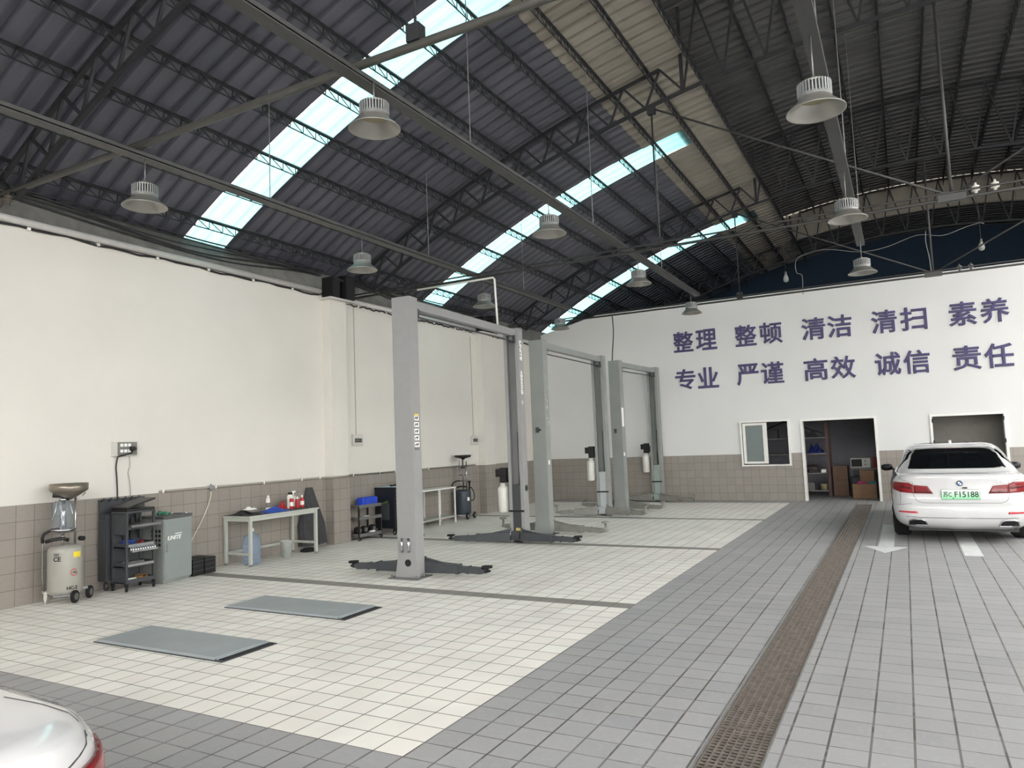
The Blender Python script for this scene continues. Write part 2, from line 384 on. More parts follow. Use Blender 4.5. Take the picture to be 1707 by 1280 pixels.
# side cheeks of the raised ridge and its end panel of upright sheeting
MB().box(-3.45, -6, zr(-3.4)+.03, -3.4, 23.8, zr(-3.4)+.95).build('wall_ridge_left', m_ridge, kind='structure')
MB().box(5.0, -6, zr(5.0)-.1, 5.05, 23.8, zr(5.0)+.95).build('wall_ridge_right', m_ridge, kind='structure')
e = MB(); N = 170; q = []
for i in range(N+1):
    x = -3.4+8.45*i/N
    for d in ((0, .02) if i % 4 == 0 else ((.02, 0) if i % 4 == 1 else (0,))): q.append((x, 23.82-d))
for (xa, ya), (xb, yb) in zip(q, q[1:]):
    e.add([(xa, ya, zr(xa)-.02), (xb, yb, zr(xb)-.02), (xb, yb, zr(xb)+.95), (xa, ya, zr(xa)+.95)], [(0,1,2,3)])
e.build('wall_ridge_end', m_upper, kind='structure')
# purlins: light lattice beams along the hall
def purlin_mesh(y0, y1):
    p = MB(); h = .22
    p.box(-.02, y0, -.03, .02, y1, 0).tube([(0, y0, -h), (0, y1, -h)], .009, 5)
    n = int((y1-y0)/.24)
    for i in range(n):
        a = y0+(y1-y0)*i/n; b = y0+(y1-y0)*(i+1)/n; c = a+(b-a)*.62
        p.bar((0, a, -.02), (0, c, -h), .010, .010); p.bar((0, c, -h), (0, b, -.02), .010, .010)
    return p
pm = purlin_mesh(-6, 26.3).build('purlin_beam', m_steel, kind='structure')
def put_purlin(o, x, dz):
    o.location = (x, 0, zr(x)+dz-.02); a = math.atan2(nrm(x).x, nrm(x).z); o.rotation_euler = (0, a, 0)
first = True
for k in range(11):
    x = -9.0+.645*k
    o = pm if first else pm.copy()
    if not first: COL.objects.link(o)
    first = False; put_purlin(o, x, -.02)
pm2 = purlin_mesh(-6, 23.7).build('purlin_beam', m_steel, kind='structure')
for k in range(11):
    x = -1.97+.69*k
    if x > 4.9: break
    o = pm2 if k == 0 else pm2.copy()
    if k: COL.objects.link(o)
    put_purlin(o, x, .83)
# arched trusses
TY = (4.5, 10.9, 17.3, 23.6)
def truss_mesh():
    p = MB(); x = -9.2; tops = []; bots = []
    while x < 10.8:
        raised = .85 if -2.7 < x < 4.2 else 0
        tops.append((x, 0, zr(x)-.11+raised)); bots.append((x+.36, 0, zr(x+.36)-.62)); x += .62
    for L in (tops, bots):
        for a, b in zip(L, L[1:]):
            if abs(a[2]-b[2]) < .6: p.bar(a, b, .05, .05)
    for xj in (-2.66, 4.16): p.bar((xj, 0, zr(xj)-.62), (xj, 0, zr(xj)+.75), .05, .05)
    for i in range(len(tops)):
        p.bar(tops[i], bots[i], .032, .032)
        if i+1 < len(tops): p.bar(bots[i], tops[i+1], .032, .032)
    return p
tm = truss_mesh().build('truss_beam', m_steel, kind='structure')
for i, y in enumerate(TY):
    o = tm if i == 0 else tm.copy()
    if i: COL.objects.link(o)
    o.location = (0, y, 0)
# tie rods with hangers, one set per truss
TZ_ = (4.86, 4.66, 4.86)
m_ties = (m_tie, mat('dark_tie_steel', (70, 70, 69), 0.5, 0.3), mat('dark_tie_steel', (70, 70, 69)))
for i, y in enumerate(TY[:3]):
    z = TZ_[i]; mt = m_ties[i]
    if i == 0: MB().cyl((-9.35, y, z), (10.95, y, z), .036, 8).build('tie_beam', mt, kind='structure')
    else: MB().cyl((-9.35, y, z), (10.95, y, z), .022, 8).cyl((-9.35, y-.05, z+.05), (10.95, y-.05, z+.1), .014, 6).build('tie_beam', mt, kind='structure')
    h = MB(); top = zr(-3.17)-.62
    h.cyl((-3.17, y, z), (-3.17, y, top), .014, 6).box(-3.23, y-.05, z+.02, -3.11, y+.05, z+.16).box(-3.23, y-.05, top-.14, -3.11, y+.05, top)
    h.build('hanger_beam', m_steel, kind='structure')
    h = MB().cyl((.76, y, z), (.76, y, zr(.76)-.6), .02, 8)
    h.box(.6, y-.05, z-.03, .92, y+.05, z+.06); h.build('hanger_beam', mt, kind='structure')
    for xe in (-3.17, 4.75): MB().cyl((.76, y, z+.04), (xe, y, zr(xe)-.66), .016, 6).build('brace_beam', mt, kind='structure')
    MB().cyl((4.75, y, z), (4.75, y, zr(4.75)-.62), .014, 6).build('hanger_beam', m_steel, kind='structure')
# three channels along the hall that carry the lamps
CH = ((-6.72, 4.78), (-3.8, 4.78), (-0.42, 4.76))
for (x, z), ye in zip(CH, (15.4, 15.8, 13.2)):
    c = MB().box(x-.06, -6, z-.012, x+.06, ye, z+.012).box(x-.06, -6, z, x-.05, ye, z+.05).box(x+.05, -6, z, x+.06, ye, z+.05)
    c.build('channel_beam', m_chan, kind='structure')
    for y in (2.9, 6.3, 9.7, 13.1): MB().cyl((x+.02, y, z), (x+.02, y, zr(x)-.2 if x < XE else zr(x)+.6), .006, 5).build('hanger_beam', m_dim, kind='structure')

# ------------------------------------------------------------------ drain grates in the floor channel
m_rust = mat('rusty_grate_steel', (128, 120, 113), 0.55, 0.4, var=0.25, scale=14)
g = MB(); L = 1.08
for i in range(8):
    x = -.15+.3*i/7; g.box(x-.004, -L/2, -.022, x+.004, L/2, 0)
nb = 27
for j in range(nb+1):
    y = -L/2+L*j/nb; g.box(-.15, y-.004, -.012, .15, y+.004, -.002)
g0 = g.build('drain_grate', m_rust)
tag(g0, 'rusty steel grate segment in the long floor drain channel', 'drain grate', 'drain grates in the floor channel')
y = 2.25; k = 0
while y < 18.3:
    o = g0 if k == 0 else g0.copy()
    if k: COL.objects.link(o)
    o.location = (-.93, y+L/2, -.003); y += 1.1 if y < 17 else 9; k += 1
MB().box(GX0-.012, -6, -.05, GX0, GY1, .003).box(GX1, -6, -.05, GX1+.012, GY1, .002).build('trim_5', mat('channel_edge', (126, 124, 120), 0.6, 0.2, var=.2), kind='structure')
# painted markings on the grey floor
m_mark = mat('worn_white_floor_paint', (212, 214, 212), 0.6, var=0.08)
MB().add([(-.46,11.88,.0015),(-.26,11.88,.0015),(-.26,14.6,.0015),(-.46,14.6,.0015)], [(0,1,2,3)]).add([(-.65,11.9,.0015),(-.36,11.28,.0015),(-.07,11.9,.0015)], [(0,1,2)]).build('floor_marking', m_mark, kind='structure')
MB().add([(.575,11.27,.0015),(.785,11.27,.0015),(.785,14.6,.0015),(.575,14.6,.0015)], [(0,1,2,3)]).build('floor_marking', m_mark, kind='structure')

# ------------------------------------------------------------------ flush floor lift plates
m_plate = mat('blue_grey_plate_paint', (150, 157, 160), 0.45, 0.1, var=0.07, scale=3)
def floor_plate(y0, label):
    t = thing('floor_lift_plate', label, 'floor lift plate', (-5.93, y0+.29, 0), group='flush lift plates in the white floor')
    MB().box(-.87, -.30, .001, .87, .30, .008).build('pit_frame', m_char, t)
    MB().box(-.85, -.275, .009, .77, .275, .026).build('platform', m_plate, t, .006)
    MB().prism([(-.275, .009), (-.29, .009), (-.275, .022)], (-.85, 0, 0), (0,1,0), (0,0,1), (1.62, 0, 0)).box(.775, -.275, .009, .80, .275, .022).build('edge_strip', m_plate, t)
    MB().box(.805, -.27, .009, .86, .27, .014).build('slot', m_ink, t)
floor_plate(4.19, 'grey steel lift plate set in white tiles, nearer the camera')
floor_plate(5.67, 'grey steel lift plate set in white tiles, nearer the tall lift post')

# ------------------------------------------------------------------ high-bay lamps
m_alu = mat('spun_aluminium', (164, 162, 156), 0.38, 0.75, var=0.04)
m_alub = mat('dull_aluminium', (168, 164, 156), 0.5, 0.6, var=0.06)
m_sink = mat('cast_heat_sink', (150, 152, 152), 0.5, 0.5, var=0.05)
m_lens = mat('unlit_lens', (150, 142, 116), 0.4, var=0.05)
def make_lamp(label, drop):
    t = thing('high_bay_lamp', label, 'ceiling lamp', group='high-bay lamps under the roof')
    prof = [(.122,.02),(.12,0),(.128,-.016),(.15,-.038),(.18,-.064),(.207,-.088),(.216,-.096),(.217,-.102),(.211,-.102),(.205,-.09),(.176,-.063),(.146,-.037),(.122,-.014),(.112,0)]
    MB().lathe(prof, n=40).build('reflector', [m_alu], t)
    MB().lathe([(.112,.0),(.0,.004)], n=24).build('lens', m_lens, t)
    s = MB().lathe([(.095,.02),(.095,.12),(.0,.12)], n=24, mi=1, cap0=True)  # core coloured dark to stand for shade between the fins
    for i in range(32):
        a = 2*PI*i/32; M = Matrix.Rotation(a, 4, 'Z'); s.box(.09, -.0045, .022, .125, .0045, .118, M=M)
    s.lathe([(.124,.005),(.124,.03),(.09,.03)], n=32)
    s.build('heat_sink', [m_sink, m_char], t)
    MB().lathe([(.0,.137),(.085,.137),(.1,.13),(.102,.115),(.0,.115)], n=28).build('cap', m_alub, t)
    MB().cyl((0,0,.135), (0,0,drop), .006, 6).lathe([(.012,.137),(.016,.155),(.012,.17)], n=10).build('hanging_rod', m_dim, t)
    return t
LAMPS = [(-6.7, 4.62, 4.37, 'hanging lamp over the left wall, nearest of the left row'), (-6.7, 8.02, 4.37, 'hanging lamp left of the tall lift post, second of the left row'),
 (-6.72, 11.5, 4.36, 'hanging lamp just above the beam of the nearest lift'), (-6.75, 14.95, 4.36, 'small hanging lamp above the far end of the nearest lift, against the far skylight'),
 (-3.72, 4.65, 4.47, 'large hanging lamp in front of the widest skylight'), (-3.77, 8.15, 4.42, 'hanging lamp in front of the middle skylight strip'),
 (-3.8, 11.75, 4.42, 'hanging lamp below the narrow farthest skylight strip'), (-3.82, 15.3, 4.42, 'small hanging lamp at the top edge of the rear white wall'),
 (-.42, 5.85, 4.24, 'large hanging lamp on the right channel, nearest of the right row'), (-.41, 9.2, 4.26, 'hanging lamp behind the pair of tie rods, middle of the right row'), (-.41, 12.75, 4.30, 'small hanging lamp above the lettered rear wall, last of the right row')]
for x, y, z, lab in LAMPS: make_lamp(lab, 4.79-z).location = (x, y, z)

# ------------------------------------------------------------------ two-post lifts
def lift(xc, y0, y1, H, label, paint, arm_m, car_m, near_tips, far_tips, pad_h, far_z, unit_dx, dark=True, rz=0, w=.28, d=.2):
    ym = (y0+y1)/2; t = thing('two_post_lift', label, 'car lift', (xc, ym, 0), R(rz), group='two-post lifts in a row')
    a0, b0 = y0-ym, y1-ym
    def column(yb, s, name_extra):
        # C section, back plate at yb, open towards +s*y
        c = MB(); th = .012
        def bx(x0, ya, z0, x1, yb_, z1): c.box(x0, min(ya, yb_), z0, x1, max(ya, yb_), z1)
        bx(-w/2, yb, 0, w/2, yb+s*th, H)
        bx(-w/2, yb+s*th, 0, -w/2+th, yb+s*d, H); bx(w/2-th, yb+s*th, 0, w/2, yb+s*d, H)
        bx(-w/2+th, yb+s*(d-th), 0, -w/2+.06, yb+s*d, H); bx(w/2-.06, yb+s*(d-th), 0, w/2-th, yb+s*d, H)
        for sx in (-1, 1):
            c.prism([(sx*w/2, 0.01), (sx*(w/2+.045), 0.01), (sx*w/2, .28)], (0, yb, 0), (1,0,0), (0,0,1), (0, s*.012, 0))
        o = c.build('column', paint, t)
        bp = MB().box(-w/2-.1, yb-s*.1 if s > 0 else yb-s*d-.06, 0, w/2+.08, yb+s*d+.06 if s > 0 else yb-s*.1, .014)
        for sx in (-w/2-.06, w/2+.04):
            for yy in (yb-s*.06, yb+s*d*.6): bp.cyl((sx, yy, .014), (sx, yy, .05), .014, 8)
        bp.build('base_plate', m_dim, o)
        return o
    cn = column(a0, 1, 'near'); cf = column(b0, -1, 'far')
    # beam across the top and the shut-off bar below it
    MB().box(.0, a0+d, H-.15, .1, b0-d+.02, H-.03).box(-.02, a0+d-.005, H-.2, .12, a0+d+.006, H).box(-.02, b0-d-.006, H-.2, .12, b0-d+.005, H).build('overhead_beam', paint, t, .004)
    MB().cyl((.1, a0+d+.03, H-.25), (.1, b0-d-.06, H-.25), .012, 8).box(.08, a0+d+.02, H-.26, .12, a0+d+.07, H-.14).box(.08, b0-d-.1, H-.27, .12, b0-d-.05, H-.14).build('shut_off_bar', m_char, t)
    # carriages inside the columns
    for yb, s in ((a0, 1), (b0, -1)):
        c = MB(); y_in = yb+s*d
        def bx(x0, ya, z0, x1, yb_, z1): c.box(x0, min(ya, yb_), z0, x1, max(ya, yb_), z1)
        bx(-.075, yb+s*.03, .05, .075, y_in-s*.004, .98)
        bx(-w/2+.065, y_in, .05, w/2-.065, y_in+s*.11, .20)
        bx(-.15, y_in+s*.02, .06, .15, y_in+s*.12, .075); bx(-.15, y_in+s*.02, .17, .15, y_in+s*.12, .185)
        car = c.build('carriage', car_m, t, .004)
        for sx in (-.11, .11): MB().cyl((sx, y_in+s*.07, .04), (sx, y_in+s*.07, .25), .016, 10).build('pivot_pin', m_chrome, car)
        st = MB(); st.box(-.14, min(y_in+s*.002, y_in+s*.02), .52, .14, max(y_in+s*.002, y_in+s*.02), .55); st.build('rubber_stop', m_black, car)
        # hydraulic cylinder up the column
        MB().cyl((.035, yb+s*.1, .95), (.035, yb+s*.1, 1.9), .022, 10).build('hydraulic_cylinder', m_dim, t)
    def arm(px, py, tx, ty, zz=.115):
        a = MB(); P, T = Vector((px, py, zz)), Vector((tx, ty, zz-.02)); D = T-P
        a.bar(P, P+D*.55, .13, .15, w1=.115, h1=.11); a.bar(P+D*.5, P+D*.93, .09, .08); a.bar(P+D*.53, P+D*.57, .13, .125); a.bar(P+D*.7, P+D*.73, .105, .095)
        a.bar(P+D*.9, T, .07, .05)
        a.bar(P+Vector((0,0,.09)), P+D*.40+Vector((0,0,.05)), .035, .06, h1=.008)
        o = a.build('arm', arm_m, t, .004)
        q = MB().lathe([(.0,0),(.045,0),(.045,.02),(.022,.03),(.022,pad_h-.03),(.068,pad_h-.025),(.072,pad_h),(.0,pad_h)], (T.x, T.y, zz-.03), 18)
        q.build('arm_pad', m_rubber if dark else m_arm, o)
    for (tx, ty), sx in zip(near_tips, (-.11, .11)): arm(sx, a0+d+.07, tx-xc, ty-ym)
    for (tx, ty), sx in zip(far_tips, (-.11, .11)): arm(sx, b0-d-.07, tx-xc, ty-ym)
    # hydraulic power unit on the far post, milky oil tank under a black motor
    ux, uy, uz = -w/2+unit_dx, b0-.12, far_z
    pu = MB().lathe([(.0,.0),(.08,.0),(.095,.02),(.098,.40),(.09,.44),(.05,.47),(.05,.52),(.0,.52)], (ux, uy, uz), 24).build('oil_tank', m_milk, t)
    mo = MB().box(ux-.03, uy-.07, uz+.52, ux+.09, uy+.07, uz+.78).box(ux-.12, uy-.05, uz+.62, ux-.04, uy+.05, uz+.76)
    for i in range(6): mo.box(ux-.035, uy-.075, uz+.56+.035*i, ux+.095, uy+.075, uz+.57+.035*i)
    mo.box(ux+.085, uy-.03, uz+.55, -w/2+.002, uy+.03, uz+.72)
    mo.build('pump_motor', m_black, t, .004)
    return t, a0, b0, cn, cf
near1 = [(-6.93, 7.93), (-4.86, 7.98)]; far1 = [(-7.02, 10.72), (-4.72, 10.88)]
t, a0, b0, cn, cf = lift(-5.91, 7.735, 11.3, 3.72, 'grey two-post lift with charcoal arms, nearest of the three', m_lift, m_char, m_char, near1, far1, .075, .50, -.15, rz=2.6)
# print on the nearest lift
MB().cyl((.02, a0-.012, .2), (.02, a0+.002, .2), .045, 20).build('cable_hole', m_ink, t)
for x in (-.06, .045): MB().cyl((x, a0-.022, .34), (x, a0-.022, .52), .02, 12).build('anchor_bar', m_chrome, t)
wz = lift.__defaults__
X1 = .14+.0025
st = MB()
for i in range(5): st.box(.139, a0+.045, 1.70+.088*i, X1, a0+.155, 1.70+.088*i+.068)
st.build('instruction_sticker', m_paper, t)
st = MB().box(.139, a0+.04, 1.66, .1412, a0+.16, 2.15); st.build('sticker_panel', mat('grey_sticker', (110, 106, 104), .5), t)
MB().box(.139, a0+.045, 2.105, X1, a0+.155, 2.145).build('warning_strip', mat('yellow_print', (214, 186, 96), .6), t)
for i in range(5):
    z = 1.70+.088*i; pk = MB()
    pk.bar((X1+.001, a0+.06, z+.012), (X1+.001, a0+.085, z+.05), .002, .012).bar((X1+.001, a0+.105, z+.012), (X1+.001, a0+.13, z+.05), .002, .014).bar((X1+.001, a0+.06, z+.034), (X1+.001, a0+.135, z+.034+.01*(i % 2)), .002, .01).cyl((X1, a0+.12, z+.045), (X1+.002, a0+.12, z+.045), .01, 10).build('pictogram', m_ink, t)
yl = b0-.1
text('lettering', 'UNITE', .12, (.1425, yl, 3.32), (0,0,-1), (0,1,0), m_paper, t, off=.004, shear=.25, w=.36, h=.085)
text('lettering', '4200KG', .12, (.1425, yl, 2.76), (0,0,-1), (0,1,0), m_paper, t, off=.003, shear=.1, w=.42, h=.075)
MB().box(.139, yl-.03, 2.38, .1415, yl+.03, 2.44).build('sticker', mat('pale_sticker', (196, 196, 190), .6), t)
MB().cyl((.139, yl+.02, .92), (.145, yl+.02, .92), .055, 24).build('round_cover', mat('dark_green_disc', (40, 52, 44), .5), t)
c = MB().box(-.03, b0-.205, .2, .05, b0-.195+.01, .245); c.build('yellow_tag', mat('yellow_tag', (204, 188, 120), .6), t)
# slots in the far column's back plate
sl = MB()
for z0, z1 in ((3.2, 3.45), (2.3, 3.0), (1.75, 2.05)): sl.box(-.005, b0-.0145, z0, .02, b0-.0115, z1)
sl.build('slot', m_ink, t)
t, a0, b0, cn, cf = lift(-6.04, 12.1, 15.6, 3.62, 'grey-green two-post lift with plain grey arms, middle of the three', m_liftb, m_arm, mat('pale_carriage_paint', (168, 172, 174), .45), [(-7.1, 12.55), (-4.82, 12.1)], [(-7.05, 15.12), (-4.98, 15.05)], .17, .78, -.14, False, 1.6)
sp = MB(); random.seed(11)
for i in range(14):
    z = random.uniform(2.0, 2.7); yy = a0+random.uniform(.03, .17); sp.box(.139, yy, z, .1415, yy+.012, z+random.uniform(.015, .05))
sp.build('flaked_sticker', mat('pale_yellow_flake', (214, 208, 176), .6), t)
MB().box(.139, a0+.06, 1.28, .142, a0+.12, 1.36).build('sticker', m_paper, t)
MB().box(-.06, a0-.02, 1.88, .0, a0, 1.98).cyl((.03, a0-.04, 1.93), (.03, a0, 1.93), .02, 10).build('lock_release', m_char, t)
t, a0, b0, cn, cf = lift(-5.985, 16.45, 19.12, 3.6, 'grey-green two-post lift standing against the rear wall, farthest of the three', m_liftb, m_arm, mat('green_carriage_paint', (142, 156, 150), .45), [(-7.2, 16.9), (-4.95, 16.5)], [(-7.1, 18.85), (-4.85, 18.55)], .15, .78, -.17, False, -3.6)
MB().box(.139, a0+.02, 2.0, .1425, a0+.14, 2.45).box(.139, a0+.03, 1.3, .1425, a0+.11, 1.38).build('sticker', m_paper, t)
MB().box(-.06, a0-.02, 1.85, .0, a0, 1.95).build('lock_release', m_char, t)

# ------------------------------------------------------------------ words on the rear wall
m_let = mat('dark_violet_foam', (72, 66, 106), 0.6, var=0.04)
ROW1 = list(zip('整理整顿清洁清扫素养', (-5.10,-4.48,-3.46,-2.83,-1.82,-1.22,-.25,.37,1.35,1.97)))
ROW2 = list(zip('专业严谨高效诚信责任', (-5.10,-4.49,-3.47,-2.86,-1.83,-1.21,-.24,.36,1.36,1.97)))
ORD = ('first', 'second', 'third', 'fourth', 'fifth', 'sixth', 'seventh', 'eighth', 'ninth', 'last')
for rn, row, z in (('upper', ROW1, 4.26), ('lower', ROW2, 3.24)):
    for i, (ch, x) in enumerate(row):
        o = text('wall_character', ch, .6, (0, 0, 0), (1,0,0), (0,0,1), m_let, None, ext=.012, off=.010, w=.55, h=.555)
        o.location = (x, YR-.013, z)
        tag(o, f'raised violet character {ch}, {ORD[i]} in the {rn} row on the rear wall', 'wall lettering', 'characters on the rear wall')

# ------------------------------------------------------------------ along the left wall
def tube_path(name, pts, r, m, label, cat, group=None, n=6, smooth=4):
    """a cable or hose as one smooth tube through the points"""
    P = [Vector(p) for p in pts]; out = []
    for i in range(len(P)-1):
        a, b, c, d = P[max(i-1,0)], P[i], P[i+1], P[min(i+2, len(P)-1)]
        for k in range(smooth):
            q = k/smooth
            out.append(.5*((2*b)+(c-a)*q+(2*a-5*b+4*c-d)*q*q+(3*b-a-3*c+d)*q**3))
    out.append(P[-1])
    o = MB().tube(out, r, n).build(name, m)
    return tag(o, label, cat, group)
m_cream = mat('cream_tank_paint', (160, 158, 150), 0.32, var=0.03)
m_bluegrey = mat('dark_blue_grey_tank_paint', (54, 62, 70), 0.35, var=0.05)
m_pewter = mat('pewter_funnel', (138, 130, 118), 0.3, 0.6, var=0.05)
m_brass = mat('amber_oil', (160, 140, 70), 0.2, var=.05)
def wheel(mb, c, axis, r, w, tyre=0, hub=1):
    c = Vector(c); a = Vector(axis).normalized()
    mb.tube([c-a*w/2, c-a*w*.3, c+a*w*.3, c+a*w/2], [r*.86, r, r, r*.86], 24, tyre)
    mb.tube([c-a*(w/2+.004), c+a*(w/2+.004)], r*.55, 16, hub)
def oil_drainer(label, loc, rz, tank_m, funnel_m, jar, zt=.68, funnel_r=.21, fz=1.42, shallow=False):
    t = thing('oil_drainer', label, 'waste oil drainer', loc, rz)
    r = .19
    MB().lathe([(.0,.09),(.15,.095),(.18,.12),(r,.15),(r,.60),(.186,.635),(.165,.66),(.10,zt),(.0,zt)], n=40).build('tank', tank_m, t)
    # handle and wheel axle frame at the rear (-y is the labelled front)
    f = MB().tube([(-.21,.0,.14),(-.235,.0,.3),(-.235,.0,.76),(-.21,.0,.84),(-.14,-.02,.86)], .012, 8)
    f.bar((-.24,.0,.14), (.24,.0,.14), .02, .03).bar((-.12,-.2,.1), (.12,-.2,.1), .02, .02); f.build('push_frame', m_dim, t)
    MB().tube([(-.235,0,.72),(-.238,0,.78),(-.22,0,.83),(-.15,-.02,.87),(-.06,-.02,.88)], .018, 8).build('grip', m_black, t)
    for c in ((.10,-.19,.075), (.26,.05,.075)):
        w = MB(); wheel(w, c, (.85,-.5,0) if c[0] < .2 else (.9,-.45,0), .075, .04); w.build('wheel', [m_rubber, m_dim], t)
    cs = MB(); wheel(cs, (-.2,.0,.035), (1,0,0), .035, .02); cs.bar((-.2,0,.04), (-.2,0,.14), .035, .03).lathe([(.03,.12),(.03,.14),(.0,.14)], (-.2,0,0), 12)
    cs.build('caster', [mat('pale_caster', (196,194,188), .5), m_dim], t)
    # standpipe, funnel
    MB().cyl((.10,.06,zt-.02), (.10,.06,fz-.15), .013, 10).build('standpipe', m_chrome, t)
    if shallow: prof = [(.0,fz-.11),(.03,fz-.1),(.05,fz-.08),(funnel_r-.02,fz-.05),(funnel_r,fz),(funnel_r-.012,fz),(funnel_r-.03,fz-.045),(.0,fz-.075)]
    else: prof = [(.0,fz-.2),(.03,fz-.2),(.06,fz-.185),(funnel_r-.015,fz-.095),(funnel_r,fz-.08),(funnel_r,fz),(funnel_r-.012,fz),(funnel_r-.014,fz-.078),(.05,fz-.16),(.0,fz-.17)]
    MB().lathe(prof, (.03,.03,0), n=40).build('funnel', funnel_m, t)
    if jar:
        j = MB().lathe([(.115,.87),(.115,1.16),(.09,1.21),(.04,1.22)], (-.03,0,0), 28)
        jo = j.build('sight_jar', m_glass, t)
        b = MB().lathe([(.0,.82),(.03,.82),(.1,.835),(.14,.86),(.14,.875),(.0,.875)], (-.03,0,0), 28).lathe([(.0,1.215),(.05,1.215),(.05,1.24),(.0,1.24)], (-.03,0,0), 16)
        for a in (20, 140, 260): b.cyl((-.03+.125*math.cos(R(a)), .125*math.sin(R(a)), .86), (-.03+.05*math.cos(R(a)), .05*math.sin(R(a)), 1.22), .005, 6)
        b.cyl((-.03,0,.66), (-.03,0,.83), .016, 10); b.cyl((-.03,0,.87), (-.03,0,1.2), .03, 12); b.build('jar_stand', m_chrome, t)
        MB().box(.06,.02,.9,.085,.05,1.13).build('sight_tube', m_brass, t)
        v = MB().cyl((-.14,-.02,1.29), (-.05,-.02,1.28), .03, 12).cyl((-.05,-.02,1.28), (.03,-.02,1.22), .026, 12).cyl((-.03,-.02,1.2), (-.03,-.02,1.28), .014, 8)
        v.build('valve_handle', m_black, t)
        MB().cyl((.15,.03,.74), (.19,-.02,.74), .028, 12).tube([(-.2,-.08,.74),(-.14,-.12,.76),(-.04,-.12,.77),(.03,-.1,.74)], .022, 8).build('valve', m_black, t)
        MB().tube([(.1,-.1,1.22),(.16,-.12,1.25),(.2,-.1,1.3)], .006, 6).build('lever', m_chrome, t)
    else:
        b = MB().cyl((.02,0,zt-.02), (.02,0,fz-.1), .02, 12)
        for z in (.86, 1.0, 1.15):
            b.lathe([(.085,z),(.09,z+.01),(.085,z+.02),(.08,z+.01),(.085,z)], (.02,0,0), 20).bar((-.065,0,z+.01), (.105,0,z+.01), .008, .008)
        b.build('jar_stand', m_dim, t)
        MB().cyl((-.06,0,1.1), (-.06,0,1.35), .006, 6).tube([(-.14,0,.72),(-.06,-.03,.75),(.08,-.03,.74)], .02, 8).cyl((.16,.02,.62), (.16,.02,.84), .022, 12).cyl((.16,.02,.84), (.16,.02,.87), .04, 12).cyl((.02,0,1.16), (.02,0,1.2), .05, 14).build('valve', m_black, t)
        MB().tube([(.14,0,.7),(.2,-.02,.72),(.26,-.04,.6),(.27,-.04,.48),(.24,-.06,.42),(.19,-.06,.42)], .012, 8).build('hose', m_rubber, t)
    return t
t = oil_drainer('cream wheeled oil drainer with metal funnel and glass jar by the tiled wall', (-9.1, 5.24, 0), R(60.6), m_cream, m_pewter, True)
for nm, body, sz, dx, z, mm, wd in (('lettering', 'CE', .08, -.09, .53, m_ink, .085), ('lettering', 'HC-2', .06, .075, .18, m_ink, .12)):
    o = text(nm, body, sz, (dx, -.1915, z), (1,0,0), (0,0,1), mm, t, ext=.001, off=.002, w=wd); wrap(o, .1905)
e = MB(); N = 26
for i in range(N-6):
    a, b = R(50+300*i/(N-6)), R(50+300*(i+1)/(N-6)); r0, r1 = .034, .043
    e.add([(.095+r*math.cos(q), -.1915, .36+r*math.sin(q)) for r, q in ((r0,a),(r1,a),(r1,b),(r0,b))], [(0,1,2,3)])
wrap(e.build('emblem', mat('red_print', (180, 60, 52), .5), t), .1915)
o = text('emblem', 'HC', .05, (.105, -.1915, .36), (1,0,0), (0,0,1), m_ink, t, ext=.001, off=.0015, w=.05); wrap(o, .1915)
b = MB(); 
for i in range(6): b.add([(.085+.016*i, -.1915, .60), (.101+.016*i, -.1915, .60), (.101+.016*i, -.1915, .535), (.085+.016*i, -.1915, .535)], [(0,1,2,3)])
wrap(b.build('warning_sticker', mat('yellow_sticker', (226, 206, 60), .5), t), .1912)
b = MB()
for i in range(5): b.add([(-.13+.012*i, -.1915, .60), (-.118+.012*i, -.1915, .60), (-.118+.012*i, -.1915, .565), (-.13+.012*i, -.1915, .565)], [(0,1,2,3)])
wrap(b.build('rating_plate', m_dim, t), .1912)
t = oil_drainer('dark blue-grey wheeled oil drainer with shallow black funnel beside the far bench', (-9.15, 14.35, 0), R(32.5), m_bluegrey, m_black, False, funnel_r=.2, fz=1.47, shallow=True)
b = MB()
for i in range(5): b.add([(.11+.013*i, -.1915, .50), (.123+.013*i, -.1915, .50), (.123+.013*i, -.1915, .42), (.11+.013*i, -.1915, .42)], [(0,1,2,3)])
wrap(b.build('sticker', m_paper, t), .1912)

# wall boxes
m_box = mat('pale_grey_switch_plastic', (198, 196, 190), .5, var=.04)
m_smoke = mat('grey_switch_panel', (118, 116, 112), .4, var=.06)
t = thing('socket_box', 'socket box with black plugs and cables on the white wall above the tool trolley', 'socket box', (XL, 6.17, 1.83))
MB().box(0, -.17, -.1, .05, .17, .1).build('back_box', m_box, t, .005)
MB().box(.05, -.11, -.085, .062, .165, .09).build('panel', m_smoke, t)
sk = MB()
for i in range(3): sk.box(.062, -.08+.055*i, .03, .068, -.04+.055*i, .07).box(.062, -.08+.055*i, -.05, .068, -.04+.055*i, -.01)
sk.build('socket', m_paper, t)
MB().box(.062, .05, -.03, .12, .1, .03).box(.062, .11, -.015, .09, .14, .015).tube([(.11,.07,-.02),(.14,.03,-.06),(.12,-.06,-.085),(.07,-.11,-.1)], .011, 8).build('plug', m_black, t)
tube_path('power_cable', [(XL+.03, 6.08, 1.75), (XL+.02, 6.06, 1.6), (XL+.02, 6.07, 1.45), (XL+.02, 6.08, 1.25), (XL+.02, 6.08, 1.05)], .009, m_black, 'black cable hanging from the socket box down behind the trolley', 'cable')
tube_path('thin_wire', [(XL+.03, 6.24, 1.74), (XL+.02, 6.26, 1.6), (XL+.02, 6.23, 1.5), (XL+.02, 6.26, 1.35), (XL+.02, 6.27, 1.15)], .004, mat('grey_wire', (140,138,132)), 'thin grey wire hanging from the socket box', 'cable')
